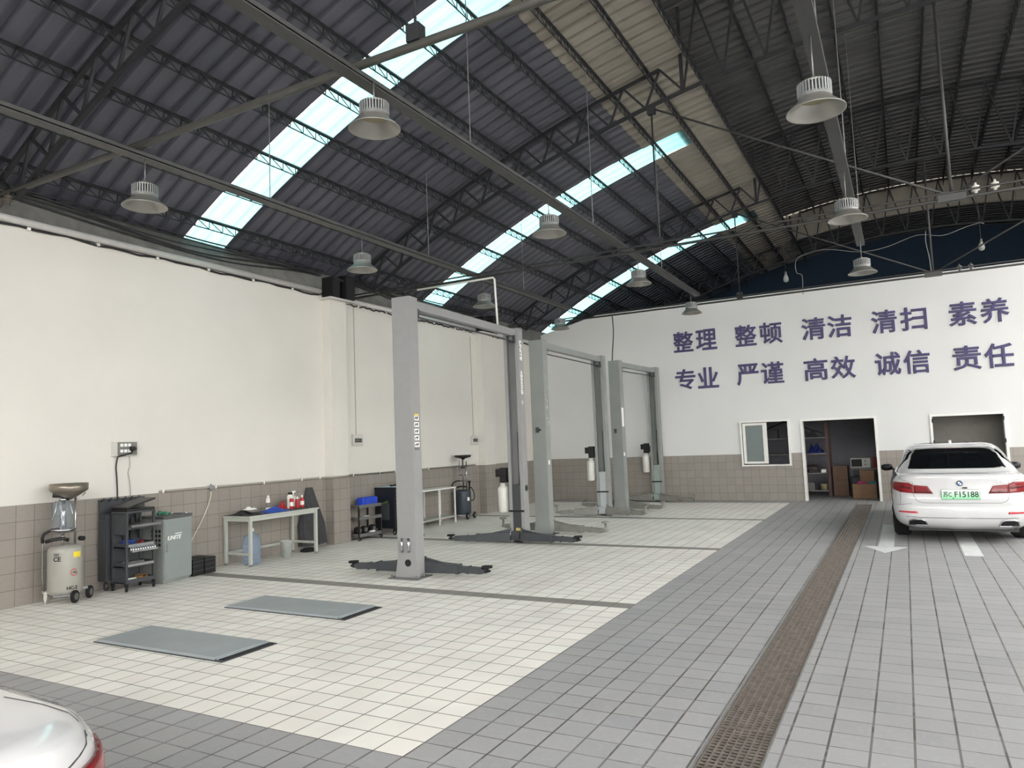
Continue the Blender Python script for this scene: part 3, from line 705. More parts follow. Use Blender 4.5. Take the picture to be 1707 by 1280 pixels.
def breaker_box(y, zc, label, ztop):
    t = thing('breaker_box', label, 'breaker box', (XL, y, zc))
    MB().box(0, -.14, -.11, .06, .14, .11).build('case', m_box, t, .008)
    MB().box(.06, -.1, -.045, .064, .1, .03).build('opening', m_ink, t)
    b = MB()
    for i in range(4): b.box(.063, -.09+.045*i, -.03, .074, -.055+.045*i, .02)
    b.build('switch', m_smoke, t)
    MB().box(.06, -.1, .03, .16, .13, .036).build('flap', m_box, t)
    c = MB().box(0, -.01, .11, .012, .005, ztop-zc); c.build('conduit', mat('old_conduit', (176, 168, 156), .6), t)
breaker_box(10.95, 1.88, 'white breaker box with open flap on the wall left of the tall lift post', 4.5)
breaker_box(15.66-.35, 1.82, 'white breaker box with open flap on the wall right of the tall lift post', 4.4)

# compressed-air pipe along the top of the tiles
pm_ = mat('galvanised_pipe', (150, 146, 136), .45, .3)
t = thing('air_pipe', 'grey air pipe clipped along the top edge of the left wall tiles', 'pipe', (XL, 6.7, 1.21))
MB().tube([(.03,0,0),(.03,3.33,0),(.23,3.35,0),(.23,3.85,0),(.03,3.88,0),(.03,8.6,0)], .016, 8).build('pipe_run', pm_, t)
for y in (.05, .95, 1.9, 2.75, 3.2, 4.1, 4.9, 5.4, 6.6): MB().box(.005, y-.012, -.02, .05, y+.012, .035).build('pipe_clip', m_frame, t)
v = MB().box(.01, .82, -.03, .06, .9, .03).cyl((.035,.86,-.06), (.035,.86,.05), .012, 8); v.build('tap', m_chrome, t)
tube_path('air_hose', [(XL+.04, 7.56, 1.15), (XL+.05, 7.54, 1.05), (XL+.06, 7.45, .85), (XL+.07, 7.3, .62), (XL+.07, 7.16, .42)], .007, mat('pale_hose', (206, 200, 186)), 'thin pale air hose hanging slantwise from the wall pipe behind the black crates', 'hose')

# tool trolley
t = thing('tool_trolley', 'dark open tool trolley with pulled-out trays beside the grey cabinet', 'trolley', (-9.0, 6.06, 0), 0)
DX, DY = .14, .19
fr = MB()
for x in (-DX, DX):
    for y in (-DY, DY): fr.box(x-.014, y-.014, .09, x+.014, y+.014, 1.0)
fr.build('frame', m_char, t)
for i, z in enumerate((.1, .3, .55, .78)):
    sh = MB().box(-DX, -DY, z, DX, DY, z+.012).box(DX-.004, -DY, z, DX+.012, DY, z+.05)
    sh.box(-DX, -DY, z, DX, -DY+.012, z+.06).box(-DX, DY-.012, z, DX, DY, z+.06).box(-DX, -DY, z, -DX+.012, DY, z+.06)
    o = sh.build('shelf', m_char, t)
    if i in (1, 2): MB().box(DX+.012, -DY+.01, z+.012, DX+.02, DY-.01, z+.045).build('shelf_lip', m_chrome, o)
MB().box(-.1, -DY+.02, .83, DX+.1, DY+.02, .84).box(DX+.09, -DY, .815, DX+.11, DY+.03, .845).build('drawer', m_dim, t)
tp = MB().box(-DX-.015, -DY-.015, .99, DX+.015, DY+.015, 1.015).box(-DX, -DY-.006, .72, DX, -DY, .98).box(-DX-.006, -DY, .15, -DX, DY, .99)
tp.build('top', m_char, t)
bk = MB().box(-.36, -DY-.06, .12, -.2, DY-.02, .98).box(-.36, -DY-.06, .98, -.34, DY+.2, 1.17)
for i in range(6): bk.cyl((-.35, -DY-.03+.1*i, 1.14), (-.29, -DY-.03+.1*i, 1.18), .012, 8)
bk.box(-.34, -DY-.075, .45, -.22, -DY-.06, .9)
wheel(bk, (-.26, -DY-.02, .055), (.4,1,0), .055, .04, 0, 0)
bk.build('hook_board', m_char, t)
for x, y in ((DX,-DY), (DX,DY), (-DX,-DY), (-DX,DY)):
    c = MB(); wheel(c, (x, y, .045), (.5,1,0), .045, .03); c.bar((x,y,.05), (x,y,.1), .04, .03); c.build('caster', [m_rubber, m_dim], t)
hp = MB()
for y, z in ((-.12,.52), (-.02,.5), (.1,.52)): hp.tube([(-DX+.02,y,.95),(-DX+.06,y,z+.2),(-DX+.05,y+.03,z+.12),(-DX+.03,y+.05,.9)], .01, 6)
hp.build('hanging_lead', m_black, t)
TC = lambda x, y, z: Matrix.Translation((-9.0,6.06,0)) @ Matrix.Rotation(0,4,'Z') @ Vector((x,y,z))
t = thing('laptop_case', 'black folding case lying half open on top of the tool trolley', 'case', TC(-.04,0,1.0165), 0)
MB().box(-.12, -.19, 0, .19, .2, .03).build('base', m_black, t, .006)
MB().box(-.13, -.19, 0, .2, .22, .022, M=Matrix.Translation((0,-.19,.032)) @ Matrix.Rotation(R(14),4,'X') @ Matrix.Translation((0,.19,0))).build('lid', m_black, t, .005)
def small(name, label, cat, mb, m, loc, rz=0, bevel=.003, group=None):
    o = mb.build(name, m, None, bevel); o.location = loc; o.rotation_euler = (0,0,rz); return tag(o, label, cat, group)
m_blue = mat('blue_cloth', (44, 76, 160), .7, var=.15, scale=20)
m_red = mat('red_plastic', (176, 36, 48), .4, var=.06)
def coil(r, n, h, rr):
    return MB().tube([(r*math.cos(i*.35)*(1+.12*math.sin(i*.9)), r*math.sin(i*.35), h*.5+h*.5*math.sin(i*.21)) for i in range(int(n*18))], rr, 5)
small('cable_coil', 'blue cable coil on the upper inner shelf of the tool trolley', 'cable', coil(.07, 3, .05, .009), m_blue, TC(-.02,-.06,.58), 0, 0)
small('battery_clamp', 'red battery clamp lying among leads on the tool trolley', 'clamp', MB().bar((-.05,0,.02), (.05,0,.02), .03, .022).bar((-.05,0,.03), (.04,0,.045), .02, .015), m_red, TC(.02,.09,.563))
small('socket_tray', 'silver socket set tray hooked on the front of the middle trolley shelf', 'tool tray', (lambda b: [b.cyl((-.02+.04*(i%2), -.155+.034*(i//2), .0), (-.02+.04*(i%2), -.155+.034*(i//2), .06), .013, 10) for i in range(20)] and b)(MB().box(-.04,-.18,0,.04,.18,.02)), m_chrome, TC(.207,0,.50), 0, 0)
small('code_reader', 'grey hand tester on the low shelf of the tool trolley', 'tester', MB().box(-.06,-.12,0,.06,.12,.05).box(-.04,-.05,.05,.04,.05,.055), m_dim, TC(.02,-.02,.3125))
small('power_strip', 'white power strip on the bottom shelf of the tool trolley', 'power strip', MB().box(-.03,-.07,0,.03,.07,.04), m_paper, TC(.05,-.08,.1125))
small('cable_coil', 'orange and black leads coiled on the bottom shelf of the tool trolley', 'cable', coil(.07, 2, .04, .008), mat('tan_cable', (150,110,66)), TC(.03,.09,.124), 0, 0)

# grey cabinet with a work top
t = thing('steel_cabinet', 'grey steel cabinet with white lettering beside the tool trolley', 'cabinet', (-8.9, 6.64, 0), R(9))
MB().box(-.40, -.245, .03, 0, .245, .86).box(-.38, -.23, 0, -.02, .23, .03).build('body', m_liftb, t, .004)
d = MB().box(.001, -.24, .05, .016, .24, .855).build('door', mat('grey_green_door', (138, 145, 143), .35, var=.03), t, .003)
MB().box(.016, -.225, .42, .026, -.2, .53).build('handle', m_chrome, d)
text('lettering', 'UNITE', .1, (.018, -.07, .60), (0,1,0), (0,0,1), m_paper, d, off=.002, shear=.3, w=.24, h=.055)
MB().box(.0165, -.06, .645, .018, .06, .655).build('lettering', m_paper, d)
MB().box(-.41, -.255, .862, .02, .255, .90).build('top', mat('dark_cabinet_top', (84, 86, 86), .4), t, .004)
b = MB()
for i in range(3):
    for j in range(4): b.box(-.09-.06*i, -.2475, .5+.06*j, -.05-.06*i, -.2455, .54+.06*j)
b.build('side_vent', m_ink, t)
CT = lambda x, y, z: Matrix.Translation((-8.9,6.64,0)) @ Matrix.Rotation(R(9),4,'Z') @ Vector((x,y,z))
small('hose_fitting', 'green hose fitting lying on the grey cabinet', 'fitting', MB().tube([(-.08,-.06,.02),(-.02,.02,.03),(.05,.03,.02),(.09,-.03,.025)], .018, 8).cyl((-.03,-.05,0), (-.03,-.05,.06), .02, 10), mat('green_fitting', (60, 128, 100), .4), CT(-.15,-.08,.902), 0, 0)
small('spanner', 'steel spanner lying on the grey cabinet', 'spanner', MB().bar((-.09,0,.008), (.09,0,.008), .018, .012).cyl((.1,0,.0), (.1,0,.016), .022, 10).cyl((-.1,0,.0), (-.1,0,.016), .02, 10), m_chrome, CT(-.1,.13,.902), R(30))
# black crates on the floor
for i, (y, lab) in enumerate(((7.02, 'black crate on the floor touching the grey cabinet'), (7.24, 'black crate on the floor, the one nearer the workbench'))):
    t = thing('crate', lab, 'crate', (-9.15-.02*i, y, 0), R(6))
    MB().box(-.17, -.1, 0, .17, .1, .23).build('body', m_black, t, .006)
    rb = MB()
    for z in (.06, .13, .19): rb.box(-.172, -.102, z, .174, .102, z+.01)
    rb.build('rib', m_char, t)

# workbench and what stands on it
m_bench = mat('pale_green_bench_steel', (178, 182, 174), .45, var=.04)
t = thing('workbench', 'pale steel workbench with dark top between the crates and the wall pier', 'workbench', (-9.08, 8.52, 0))
MB().box(-.3, -.74, .725, .3, .74, .752).build('table_top', m_bench, t, .004)
MB().box(-.28, -.72, .7505, .28, .72, .754).build('top_mat', mat('dark_green_mat', (62, 76, 74), .6, var=.1), t)
for x in (-.27, .27):
    for y in (-.70, .68):
        l = MB().box(x-.022, y-.022, .03, x+.022, y+.022, .725).build('leg', m_bench, t)
        MB().cyl((x,y,0), (x,y,.012), .028, 12).cyl((x,y,.012), (x,y,.03), .01, 8).build('foot', m_dim, l)
ap = MB().box(-.28, -.67, .67, -.26, .65, .725).box(.26, -.67, .67, .28, .65, .725).box(-.24, -.71, .67, .24, -.69, .725).box(-.24, .67, .67, .24, .69, .725)
ap.box(-.28, -.67, .16, -.26, .65, .20).box(-.24, -.71, .16, .24, -.69, .2).box(-.24, .67, .16, .24, .69, .2)
ap.build('rail', m_bench, t)
BT = .7545
def cloth(nx, ny, sx, sy, h, seed, th=.01):
    random.seed(seed); ph = [random.uniform(0,6) for _ in range(6)]; mb = MB(); vs = []
    for i in range(nx+1):
        for j in range(ny+1):
            u, v = i/nx-.5, j/ny-.5
            e = max(0, 1-(2*abs(u))**3)*max(0, 1-(2*abs(v))**3)
            z = h*e*(.55+.28*math.sin(9*u+5*v+ph[0])+.25*math.sin(14*v-6*u+ph[1]))+.003
            vs.append((sx*u*(1+.08*math.sin(7*v+ph[2])), sy*v*(1+.1*math.sin(6*u+ph[3])), max(.003, z)))
    fs = [(i*(ny+1)+j, (i+1)*(ny+1)+j, (i+1)*(ny+1)+j+1, i*(ny+1)+j+1) for i in range(nx) for j in range(ny)]
    mb.add(vs, fs, 0, True); return mb
small('work_cloth', 'crumpled blue cloth lying on the workbench', 'cloth', cloth(24, 30, .34, .46, .08, 4), m_blue, (-8.99, 8.46, BT), R(0), 0)
small('bag', 'flat black bag on the near end of the workbench', 'bag', cloth(18, 18, .5, .38, .07, 9), m_black, (-9.08, 7.975, BT), R(0), 0)
small('paper', 'white paper packet on the black bag', 'paper', cloth(10, 10, .16, .18, .05, 12), m_paper, (-9.06, 8.03, BT+.072), R(15), 0)
def bottle(name, label, cat, body_m, cap_m, loc, r, h, kind, band=None):
    t = thing(name, label, cat, loc, 0, 'bottles and cans on the workbench')
    if kind == 'spray':
        MB().lathe([(.0,0),(r*.96,0),(r,.006),(r,h*.72),(r*.8,h*.78),(r*.45,h*.8),(.0,h*.8)], n=20).build('can', body_m, t)
        MB().lathe([(r*.5,h*.8),(r*.5,h*.97),(r*.3,h),(.0,h)], n=14).build('cap', cap_m, t)
    elif kind == 'pump':
        MB().lathe([(.0,0),(r*.96,0),(r,.006),(r,h*.6),(r*.85,h*.68),(r*.4,h*.74),(.0,h*.74)], n=20).build('body', body_m, t)
        MB().cyl((0,0,h*.74), (0,0,h*.9), r*.3, 10).bar((-.02,-.015,h*.94), (.02,.03,h*.96), .025, .025).build('spray_head', cap_m, t)
    else:
        MB().lathe([(.0,0),(r*.95,0),(r,.01),(r,h*.7),(r*.9,h*.78),(r*.55,h*.87),(.0,h*.87)], n=24).build('body', body_m, t)
        MB().lathe([(r*.6,h*.86),(r*.6,h),(.0,h)], n=16).build('cap', cap_m, t)
    if band: MB().lathe([(r*1.01,h*.22),(r*1.02,h*.23),(r*1.02,h*.52),(r*1.01,h*.53)], n=20).build('printed_band', band, t)
m_bw = mat('white_bottle_plastic', (232, 228, 220), .4, var=.03)
bottle('bottle', 'white slim bottle standing alone at the back of the workbench', 'bottle', m_bw, m_bw, (-9.25, 8.58, BT), .035, .25, 'bottle', m_smoke)
bottle('spray_can', 'red spray can in front of the big white bottle on the workbench', 'spray can', m_red, m_bw, (-9.05, 8.9, BT), .034, .22, 'spray', m_bw)
bottle('bottle', 'big white bottle with black cap among the red cans on the workbench', 'bottle', m_bw, m_ink, (-9.16, 8.98, BT), .055, .27, 'bottle')
bottle('spray_bottle', 'white spray bottle with pump head behind the red cans on the workbench', 'bottle', m_bw, m_bw, (-9.25, 9.14, BT), .04, .28, 'pump')
bottle('spray_can', 'red spray can right of the big white bottle, the left one of its pair', 'spray can', m_red, m_bw, (-9.1, 9.08, BT), .034, .19, 'spray')
bottle('spray_can', 'red spray can nearest the grey cover on the workbench', 'spray can', m_red, m_bw, (-9.08, 9.17, BT), .034, .21, 'spray', m_bw)
small('rag', 'red rag heaped left of the bottles on the workbench', 'rag', cloth(12, 12, .12, .13, .14, 21), m_red, (-9.22, 8.855, BT), 0, 0)
small('paper', 'crumpled white paper beside the slim bottle on the workbench', 'paper', cloth(10, 10, .14, .16, .06, 33), m_bw, (-9.24, 8.70, BT), 0, 0)
small('screwdriver', 'screwdriver lying near the far end of the workbench', 'screwdriver', MB().cyl((0,-.08,.012), (0,0,.012), .012, 8).cyl((0,0,.012), (0,.09,.012), .004, 6), m_char, (-8.95, 9.15, BT), R(60), 0)
# below and beside the bench
t = thing('water_jug', 'big clear bluish water jug on the floor under the workbench', 'jug', (-9.02, 8.03, 0))
prof = [(.0,0),(.12,0),(.135,.02)]
for i in range(4): prof += [(.135,.05+.075*i), (.127,.065+.075*i), (.135,.08+.075*i)]
prof += [(.135,.36),(.11,.43),(.04,.47),(.03,.52),(.035,.53),(.0,.53)]
MB().lathe(prof, n=28).build('body', mat('blue_clear_plastic', (186, 204, 226), .12, trans=.75, ior=1.25, var=.03), t)
MB().lathe([(.037,.5),(.037,.54),(.0,.545)], n=16).build('cap', m_frame, t)
t = thing('bucket', 'small translucent plastic bucket on the floor in front of the bench rail', 'bucket', (-8.95, 8.68, 0))
MB().lathe([(.0,.004),(.075,.004),(.098,.26),(.104,.265),(.104,.272),(.094,.27),(.073,.01),(.0,.01)], n=28).build('body', mat('frosted_plastic', (214, 218, 214), .35, trans=.5, ior=1.2, var=.03), t)
cv = MB(); n = 44; rows = 14
vs = []
for i in range(rows+1):
    z = .06+1.0*i/rows; f = 1-i/rows; wv = .06+.19*min(1, f*1.55)+.03*f
    for k in range(n+1):
        a = PI*(k/n); fold = 1+.10*math.sin(k*1.5+.3*i)*min(1, f*1.5)
        vs.append((.012+.17*math.sin(a)*(.3+.7*f)*fold+.02*(1-f), -math.cos(a)*wv*1.18*(.94+.06*fold)+.07*f, z))
for i in range(rows):
    for k in range(n):
        a = i*(n+1)+k; cv.f.append((a, a+1, a+n+2, a+n+1)); cv.mi.append(0); cv.sm.append(True)
cv.v += vs
cv.add([vs[rows*(n+1)+k] for k in range(n+1)], [tuple(range(n+1))])
small('dust_cover', 'dark grey fabric cover hanging in folds on the wall behind the workbench', 'cover', cv, mat('dark_grey_fabric', (62, 62, 64), .85, var=.15, scale=16), (XL+.0125, 9.62, 0), 0, 0)
small('rubber_mat', 'dark rubber pad lying on the floor under the far end of the workbench', 'pad', MB().lathe([(.0,0),(.14,0),(.15,.02),(.1,.05),(.0,.06)], n=20), m_rubber, (-9.1, 9.33, 0), 0, 0)

# second bay: shelf trolley, tool cabinet, light bench
t = thing('shelf_trolley', 'low three-shelf black trolley standing right of the wall pier', 'trolley', (-9.3+.12, 10.87, 0), R(-3))
DX, DY = .2, .3
for x in (-DX+.38*0, DX):
    for y in (-DY, DY): pass
po = [(-.18,-DY), (-.18,DY), (.16,-DY), (.16,DY)]
for x, y in po: 
    l = MB().box(x-.014, y-.014, .05, x+.014, y+.014, .64).build('post', m_black, t)
for z, mm in ((.09, m_dim), (.40, m_dim), (.62, m_dim)):
    MB().box(-.19, -DY, z, .17, DY, z+.01).box(.165, -DY, z-.02, .175, DY, z+.04).box(-.19, -DY, z-.02, .17, -DY+.01, z+.04).build('shelf', mm, t)
for x, y in po:
    c = MB(); wheel(c, (x, y, .03), (0,1,0), .03, .02); c.build('caster', [m_rubber, m_dim], t)
small('blow_case', 'bright blue plastic case on top of the low shelf trolley', 'case', (lambda b: [b.box(-.08, -.2+.06*i, .005, .085, -.17+.06*i, .15) for i in range(7)] and b)(MB().box(-.075,-.22,0,.08,.22,.14)), mat('bright_blue_plastic', (40, 74, 190), .4, var=.05), (-9.2, 11.0, .631), 0, .01)
small('tape_box', 'small white box on the middle shelf of the low trolley', 'box', MB().box(-.03,-.07,0,.03,.07,.035), m_paper, (-9.07, 10.8, .411))
for i, (y, lab) in enumerate(((10.68, 'black spare wheel hub on the low trolley, left one'), (10.86, 'black spare wheel hub on the low trolley, middle one'), (11.1, 'black spare wheel hub on the low trolley, right one'))):
    h = MB(); wheel(h, (0,0,.074), (1,0,0), .073, .1)
    small('hub', lab, 'spare part', h, [m_rubber, m_dim], (-9.17, y, .102), 0, 0, 'hubs on the low trolley')
small('tape_box', 'small white box on the bottom shelf of the low trolley', 'box', MB().box(-.03,-.05,0,.03,.05,.05), m_paper, (-9.07, 10.98, .101))
m_navy = mat('navy_black_paint', (24, 28, 38), .35, var=.08)
t = thing('tool_cabinet', 'black roller tool cabinet with navy drawers half hidden behind the tall lift post', 'tool cabinet', (-9.3, 11.72, 0))
MB().box(-.05, -.3, .13, .42, .36, .90).build('body', m_navy, t, .006)
MB().box(.38, -.31, .13, .44, -.27, .93).build('corner_post', m_black, t)
for i in range(7):
    z = .34+.075*i; d = MB().box(.42, -.26, z, .435, .34, z+.068).build('drawer', mat('navy_drawer', (28, 38, 62), .4), t)
    MB().box(.435, -.25, z+.05, .445, .33, z+.064).build('handle', m_dim, d)
text('lettering', 'POP', .1, (.4215, -.13, .26), (0,1,0), (0,0,1), m_paper, t, off=.003, shear=.2, w=.17, h=.055)
MB().box(-.05, -.32, .90, .44, .37, .93).build('top', m_black, t, .006)
MB().box(-.02, -.26, .93, .4, .34, .94).build('top_mat', mat('pale_blue_mat', (176, 196, 204), .5), t)
for x, y in ((.38,-.24), (.38,.3), (0,-.24), (0,.3)):
    c = MB(); wheel(c, (x, y, .055), (.3,1,0), .055, .035); c.bar((x,y,.06), (x,y,.13), .05, .04); c.build('caster', [m_rubber, m_chrome], t)
MB().box(.1, -.33, .3, .3, -.301, .62).build('side_tray', m_char, t)
MB().bar((.12,-.34,.6), (.3,-.34,.66), .02, .04).build('side_grip', mat('olive_grip', (70, 84, 48), .5), t)
small('torque_tool', 'small black tool lying on the tool cabinet top', 'tool', MB().bar((0,-.12,.02), (0,.05,.02), .05, .03).box(-.03,.05,0,.03,.1,.05), m_black, (-9.0, 11.6, .941))
small('gauge_box', 'small black box standing on the tool cabinet top', 'box', MB().box(-.04,-.05,0,.04,.05,.11), m_black, (-8.95, 11.78, .941))
t = thing('light_bench', 'light metal bench with lower shelf against the tiles right of the tall lift post', 'bench', (-9.15, 12.98, 0))
MB().box(-.22, -.72, .755, .22, .76, .785).build('table_top', m_frame, t, .003)
MB().box(-.22, -.70, .13, .22, .74, .155).build('lower_shelf', m_bench, t)
for x in (-.2, .2):
    for y in (-.68, .10, .72): MB().box(x-.013, y-.013, 0, x+.013, y+.013, .755).build('leg', m_frame, t)
tube_path('hose_reel_hose', [(-8.95, 12.2, .74), (-8.88, 12.3, .71), (-8.88, 12.2, .62), (-8.9, 12.22, .5), (-8.89, 12.17, .4)], .02, m_black, 'black hose looped under the light bench beside the tall lift post', 'hose')
small('wheel_chock', 'small black block on the white tiles right of the tall lift post', 'block', MB().box(-.04,-.04,0,.04,.04,.09), m_black, (-7.35, 10.12, 0))

# cables and insulators under the roof
random.seed(5)
for ya, yb, lab in ((4.4, 9.95, 'bundle of dark cables sagging above the left wall up to the wall pier'), (10.85, 15.4, 'bundle of dark cables sagging above the left wall behind the tall lift post')):
    t = thing('cable_bundle', lab, 'cable bundle', (XL+.08, 0, 0))
    for k in range(5):
        pts = []
        for i in range(30):
            y = ya+(yb-ya)*i/29
            pts.append((.035*k-.03+.015*math.sin(y*1.3+k), y, 4.93+.022*k-(.16-.03*k)*math.sin(PI*i/29)**2+.015*math.sin(y*2.1+k*2)))
        MB().tube(pts, .013, 5).build('cable', m_black if k % 2 else m_steel, t)
t = thing('wall_cable', 'thin black cable clipped under the white cornice of the left wall', 'cable', (XL, 0, 0))
for y0, y1, z in ((-6, 9.98, 4.585), (10.6, 15.4, 4.53), (16.1, 19.2, 4.53)):
    MB().tube([(.02, y0+(y1-y0)*i/80, z+.012*math.sin(i*1.9)+.01*math.sin(i*.7)) for i in range(81)], .016, 5).build('cable_run', m_black, t)
for i in range(16):
    y = 4.9+.88*i
    if not (9.9 < y < 10.7 or 15.4 < y < 16.1): MB().box(.0, y-.02, 4.565 if y < 10 else 4.51, .045, y+.02, 4.60 if y < 10 else 4.545).build('clip', m_frame, t)
m_cer = mat('white_ceramic', (216, 214, 206), .25, var=.03)
def insulator(label, loc, m, s=1.0):
    o = MB().lathe([(.0,0),(.02,0),(.02,.03),(.045,.035),(.05,.05),(.03,.06),(.028,.075),(.042,.08),(.044,.095),(.02,.105),(.012,.14),(.0,.14)], n=18).build('insulator', m)
    o.location = loc; o.scale = (s, s, s); tag(o, label, 'insulator', 'insulators on the tie rods')
insulator('white ceramic insulator on the middle tie rod, the left one', (1.03, 10.9, 4.682), m_cer)
insulator('white ceramic insulator on the middle tie rod, the right one', (1.24, 10.9, 4.682), m_cer)
insulator('grey insulator on the far tie rod above the lettered wall, the left one', (1.23, 17.3, 4.882), m_dim)
insulator('grey insulator on the far tie rod above the lettered wall, the right one', (1.43, 17.3, 4.882), m_dim)
m_di = mat('dirty_ceramic', (78, 72, 64), .5)
insulator('dark insulator at the wall end of the nearest tie rod, the left one', (-9.16, 4.47, 4.70), m_di)
insulator('dark insulator at the wall end of the nearest tie rod, the right one', (-8.97, 4.47, 4.70), m_di)
def bulb(label, loc, cord):
    t = thing('hanging_bulb', label, 'light bulb', loc, group='bare bulbs above the rear wall')
    MB().cyl((0,0,.1), (0,0,.17), .03, 12).cyl((0,0,.17), (0,0,cord), .004, 5).build('socket', m_dim, t)
    MB().lathe([(.0,-.12),(.05,-.1),(.07,-.05),(.06,.02),(.035,.07),(.03,.1)], n=20).build('glass_bulb', mat('clear_bulb_glass', (214, 216, 212), .15, trans=.5, ior=1.2), t)
bulb('bare glass bulb hanging above the left half of the lettered wall', (-2.46, 20.0, 5.76), 2.2)
bulb('bare glass bulb hanging above the right end of the lettered wall', (1.9, 20.0, 5.9), 2.1)
tube_path('loose_wire', [(-1.91,18.5,5.0),(-1.91,18.5,5.17),(-1.91,18.5,5.47),(-2.03,18.5,5.57),(-1.97,18.5,5.91),(-1.39,18.5,6.02),(-.63,18.5,5.84),(-.07,18.5,5.86),(.56,18.5,6.03),(1.05,18.5,5.94),(1.46,18.5,6.04),(1.75,18.5,6.1),(1.84,18.5,6.06)], .009, m_dim, 'pale wire sagging across the dark gap above the rear wall', 'wire')
tube_path('loose_wire', [(.76,18.0,5.0),(.74,18.0,5.4),(.7,18.0,5.75),(.72,18.0,6.0)], .009, m_dim, 'short upright wire beside the far tie rod hanger', 'wire')
o = MB().tube([(-7.75,10.82,4.60),(-6.13,10.82,4.60),(-6.10,10.82,4.57),(-6.09,10.86,3.66)], .018, 8).build('conduit_pipe', m_frame); tag(o, 'white conduit pipe running down from the middle tie rod to the nearest lift', 'conduit')
tube_path('lift_cable', [(-6.33,17.25,4.84),(-6.3,17.2,4.6),(-6.27,17.1,4.3),(-6.2,16.8,3.9),(-6.15,16.6,3.6)], .013, m_black, 'black cable dropping from the far tie rod to the farthest lift', 'cable')

# ------------------------------------------------------------------ rear rooms
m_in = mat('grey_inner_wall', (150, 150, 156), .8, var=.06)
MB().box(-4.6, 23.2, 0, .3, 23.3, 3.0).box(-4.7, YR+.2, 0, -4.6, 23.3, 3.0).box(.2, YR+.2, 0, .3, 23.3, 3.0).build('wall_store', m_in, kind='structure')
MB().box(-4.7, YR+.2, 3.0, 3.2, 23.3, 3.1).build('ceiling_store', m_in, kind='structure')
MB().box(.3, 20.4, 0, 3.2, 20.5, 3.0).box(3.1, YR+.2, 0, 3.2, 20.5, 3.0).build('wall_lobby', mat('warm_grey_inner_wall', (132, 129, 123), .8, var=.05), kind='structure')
def frame_parts(x0, x1, z0, z1, wd, y0, y1, mb, sill=False):
    zb = z0 if not sill else z0+wd*.5
    mb.box(x0-wd, y0, zb, x0+.012, y1, z1-.012).box(x1-.012, y0, zb, x1+wd, y1, z1-.012).box(x0-wd, y0-.002, z1-.012, x1+wd, y1, z1+wd)
    if sill: mb.box(x0-wd, y0-.004, z0-wd*.5, x1+wd, y1, zb)
t = bpy.data.objects.new('door_1', None); COL.objects.link(t); t['kind'] = 'structure'
m_ = MB(); frame_parts(-2.24, -.62, 0, 1.98, .045, YR-.03, YR+.21, m_); m_.build('door_frame', m_frame, t)
t = bpy.data.objects.new('door_2', None); COL.objects.link(t); t['kind'] = 'structure'
m_ = MB(); frame_parts(.56, 1.96, 0, 1.95, .04, YR-.03, YR+.21, m_); m_.build('door_frame', m_frame, t)
for x in (.56, 1.93):
    for z in (.5, 1.3, 1.8): MB().box(x, YR-.035, z, x+.03, YR-.02, z+.09).build('hinge', m_ink, t)
t = bpy.data.objects.new('window_1', None); COL.objects.link(t); t['kind'] = 'structure'
m_ = MB(); frame_parts(-3.715, -2.575, .895, 2.005, .035, YR-.06, YR+.05, m_, True); m_.build('window_frame', m_frame, t)
s_ = MB().box(-3.685, YR-.048, .995, -3.62, YR-.01, 1.92).box(-3.19, YR-.048, .995, -3.09, YR-.01, 1.92).box(-3.685, YR-.05, .94, -3.09, YR-.01, .995).box(-3.685, YR-.05, 1.92, -3.09, YR-.01, 1.976).build('sliding_sash', m_frame, t)
MB().box(-3.62, YR-.03, .98, -3.19, YR-.025, 1.93).build('pane', mat('grey_green_glass', (132, 142, 142), .08, trans=.25, ior=1.45, var=.02), s_)
# storage rack with what lies on it
t = thing('storage_rack', 'dark steel storage rack seen through the doorway and the window', 'rack', (-2.9, 20.95, 0))
for x in (-1.1, 1.08):
    for y in (-.25, .25):
        MB().box(x-.04, y-.03, 0, x+.04, y+.03, 2.5).build('post', mat('rust_brown_post', (84, 66, 62), .6), t)
    b = MB()
    for i in range(6): b.bar((x, -.25, .2+.36*i), (x, .25, .5+.36*i), .02, .02)
    b.build('brace', m_dim, t)
for z in (.16, .62, 1.13, 1.55): MB().box(-1.1, -.28, z-.03, 1.08, .28, z).build('shelf', mat('pale_shelf_edge', (116, 116, 114), .5), t)
MB().bar((-1.1,.26,1.6), (1.08,.26,2.4), .03, .04).bar((1.08,.27,1.6), (-1.1,.27,2.4), .03, .04).build('brace', m_black, t)
m_card = mat('brown_cardboard', (136, 108, 84), .85, var=.08)
m_dcard = mat('dull_brown_cardboard', (112, 90, 76), .85, var=.1)
small('tool_bag', 'dark blue tool bag on the second highest shelf of the rack', 'bag', cloth(14, 18, .36, .4, .26, 14), mat('navy_bag', (36, 50, 110), .7, var=.15), (-2.15, 20.92, 1.131), R(90), 0)
small('tool_roll', 'dark bundle of tools on the highest shelf of the rack', 'bundle', cloth(14, 14, .3, .5, .2, 17), m_char, (-2.3, 20.9, 1.551), R(90), 0)
small('motor_part', 'greasy dark motor part on the low shelf of the rack', 'spare part', MB().cyl((-.2,0,.1), (.1,0,.1), .1, 16).box(-.1,-.1,0,.15,.1,.06).cyl((.1,0,.1), (.2,0,.1), .05, 12), mat('greasy_iron', (62, 52, 54), .5), (-2.22, 20.88, .621))
small('tape_box', 'white box beside the dark motor part on the rack', 'box', MB().box(-.06,-.05,0,.06,.05,.08), m_paper, (-1.95, 20.72, .621))
small('parts_tin', 'pale yellowish tin on the bottom shelf of the rack', 'tin', MB().lathe([(.0,0),(.09,0),(.09,.16),(.0,.16)], n=20), mat('dull_yellow_tin', (150, 140, 108), .5), (-1.97, 20.8, .161), 0, 0)
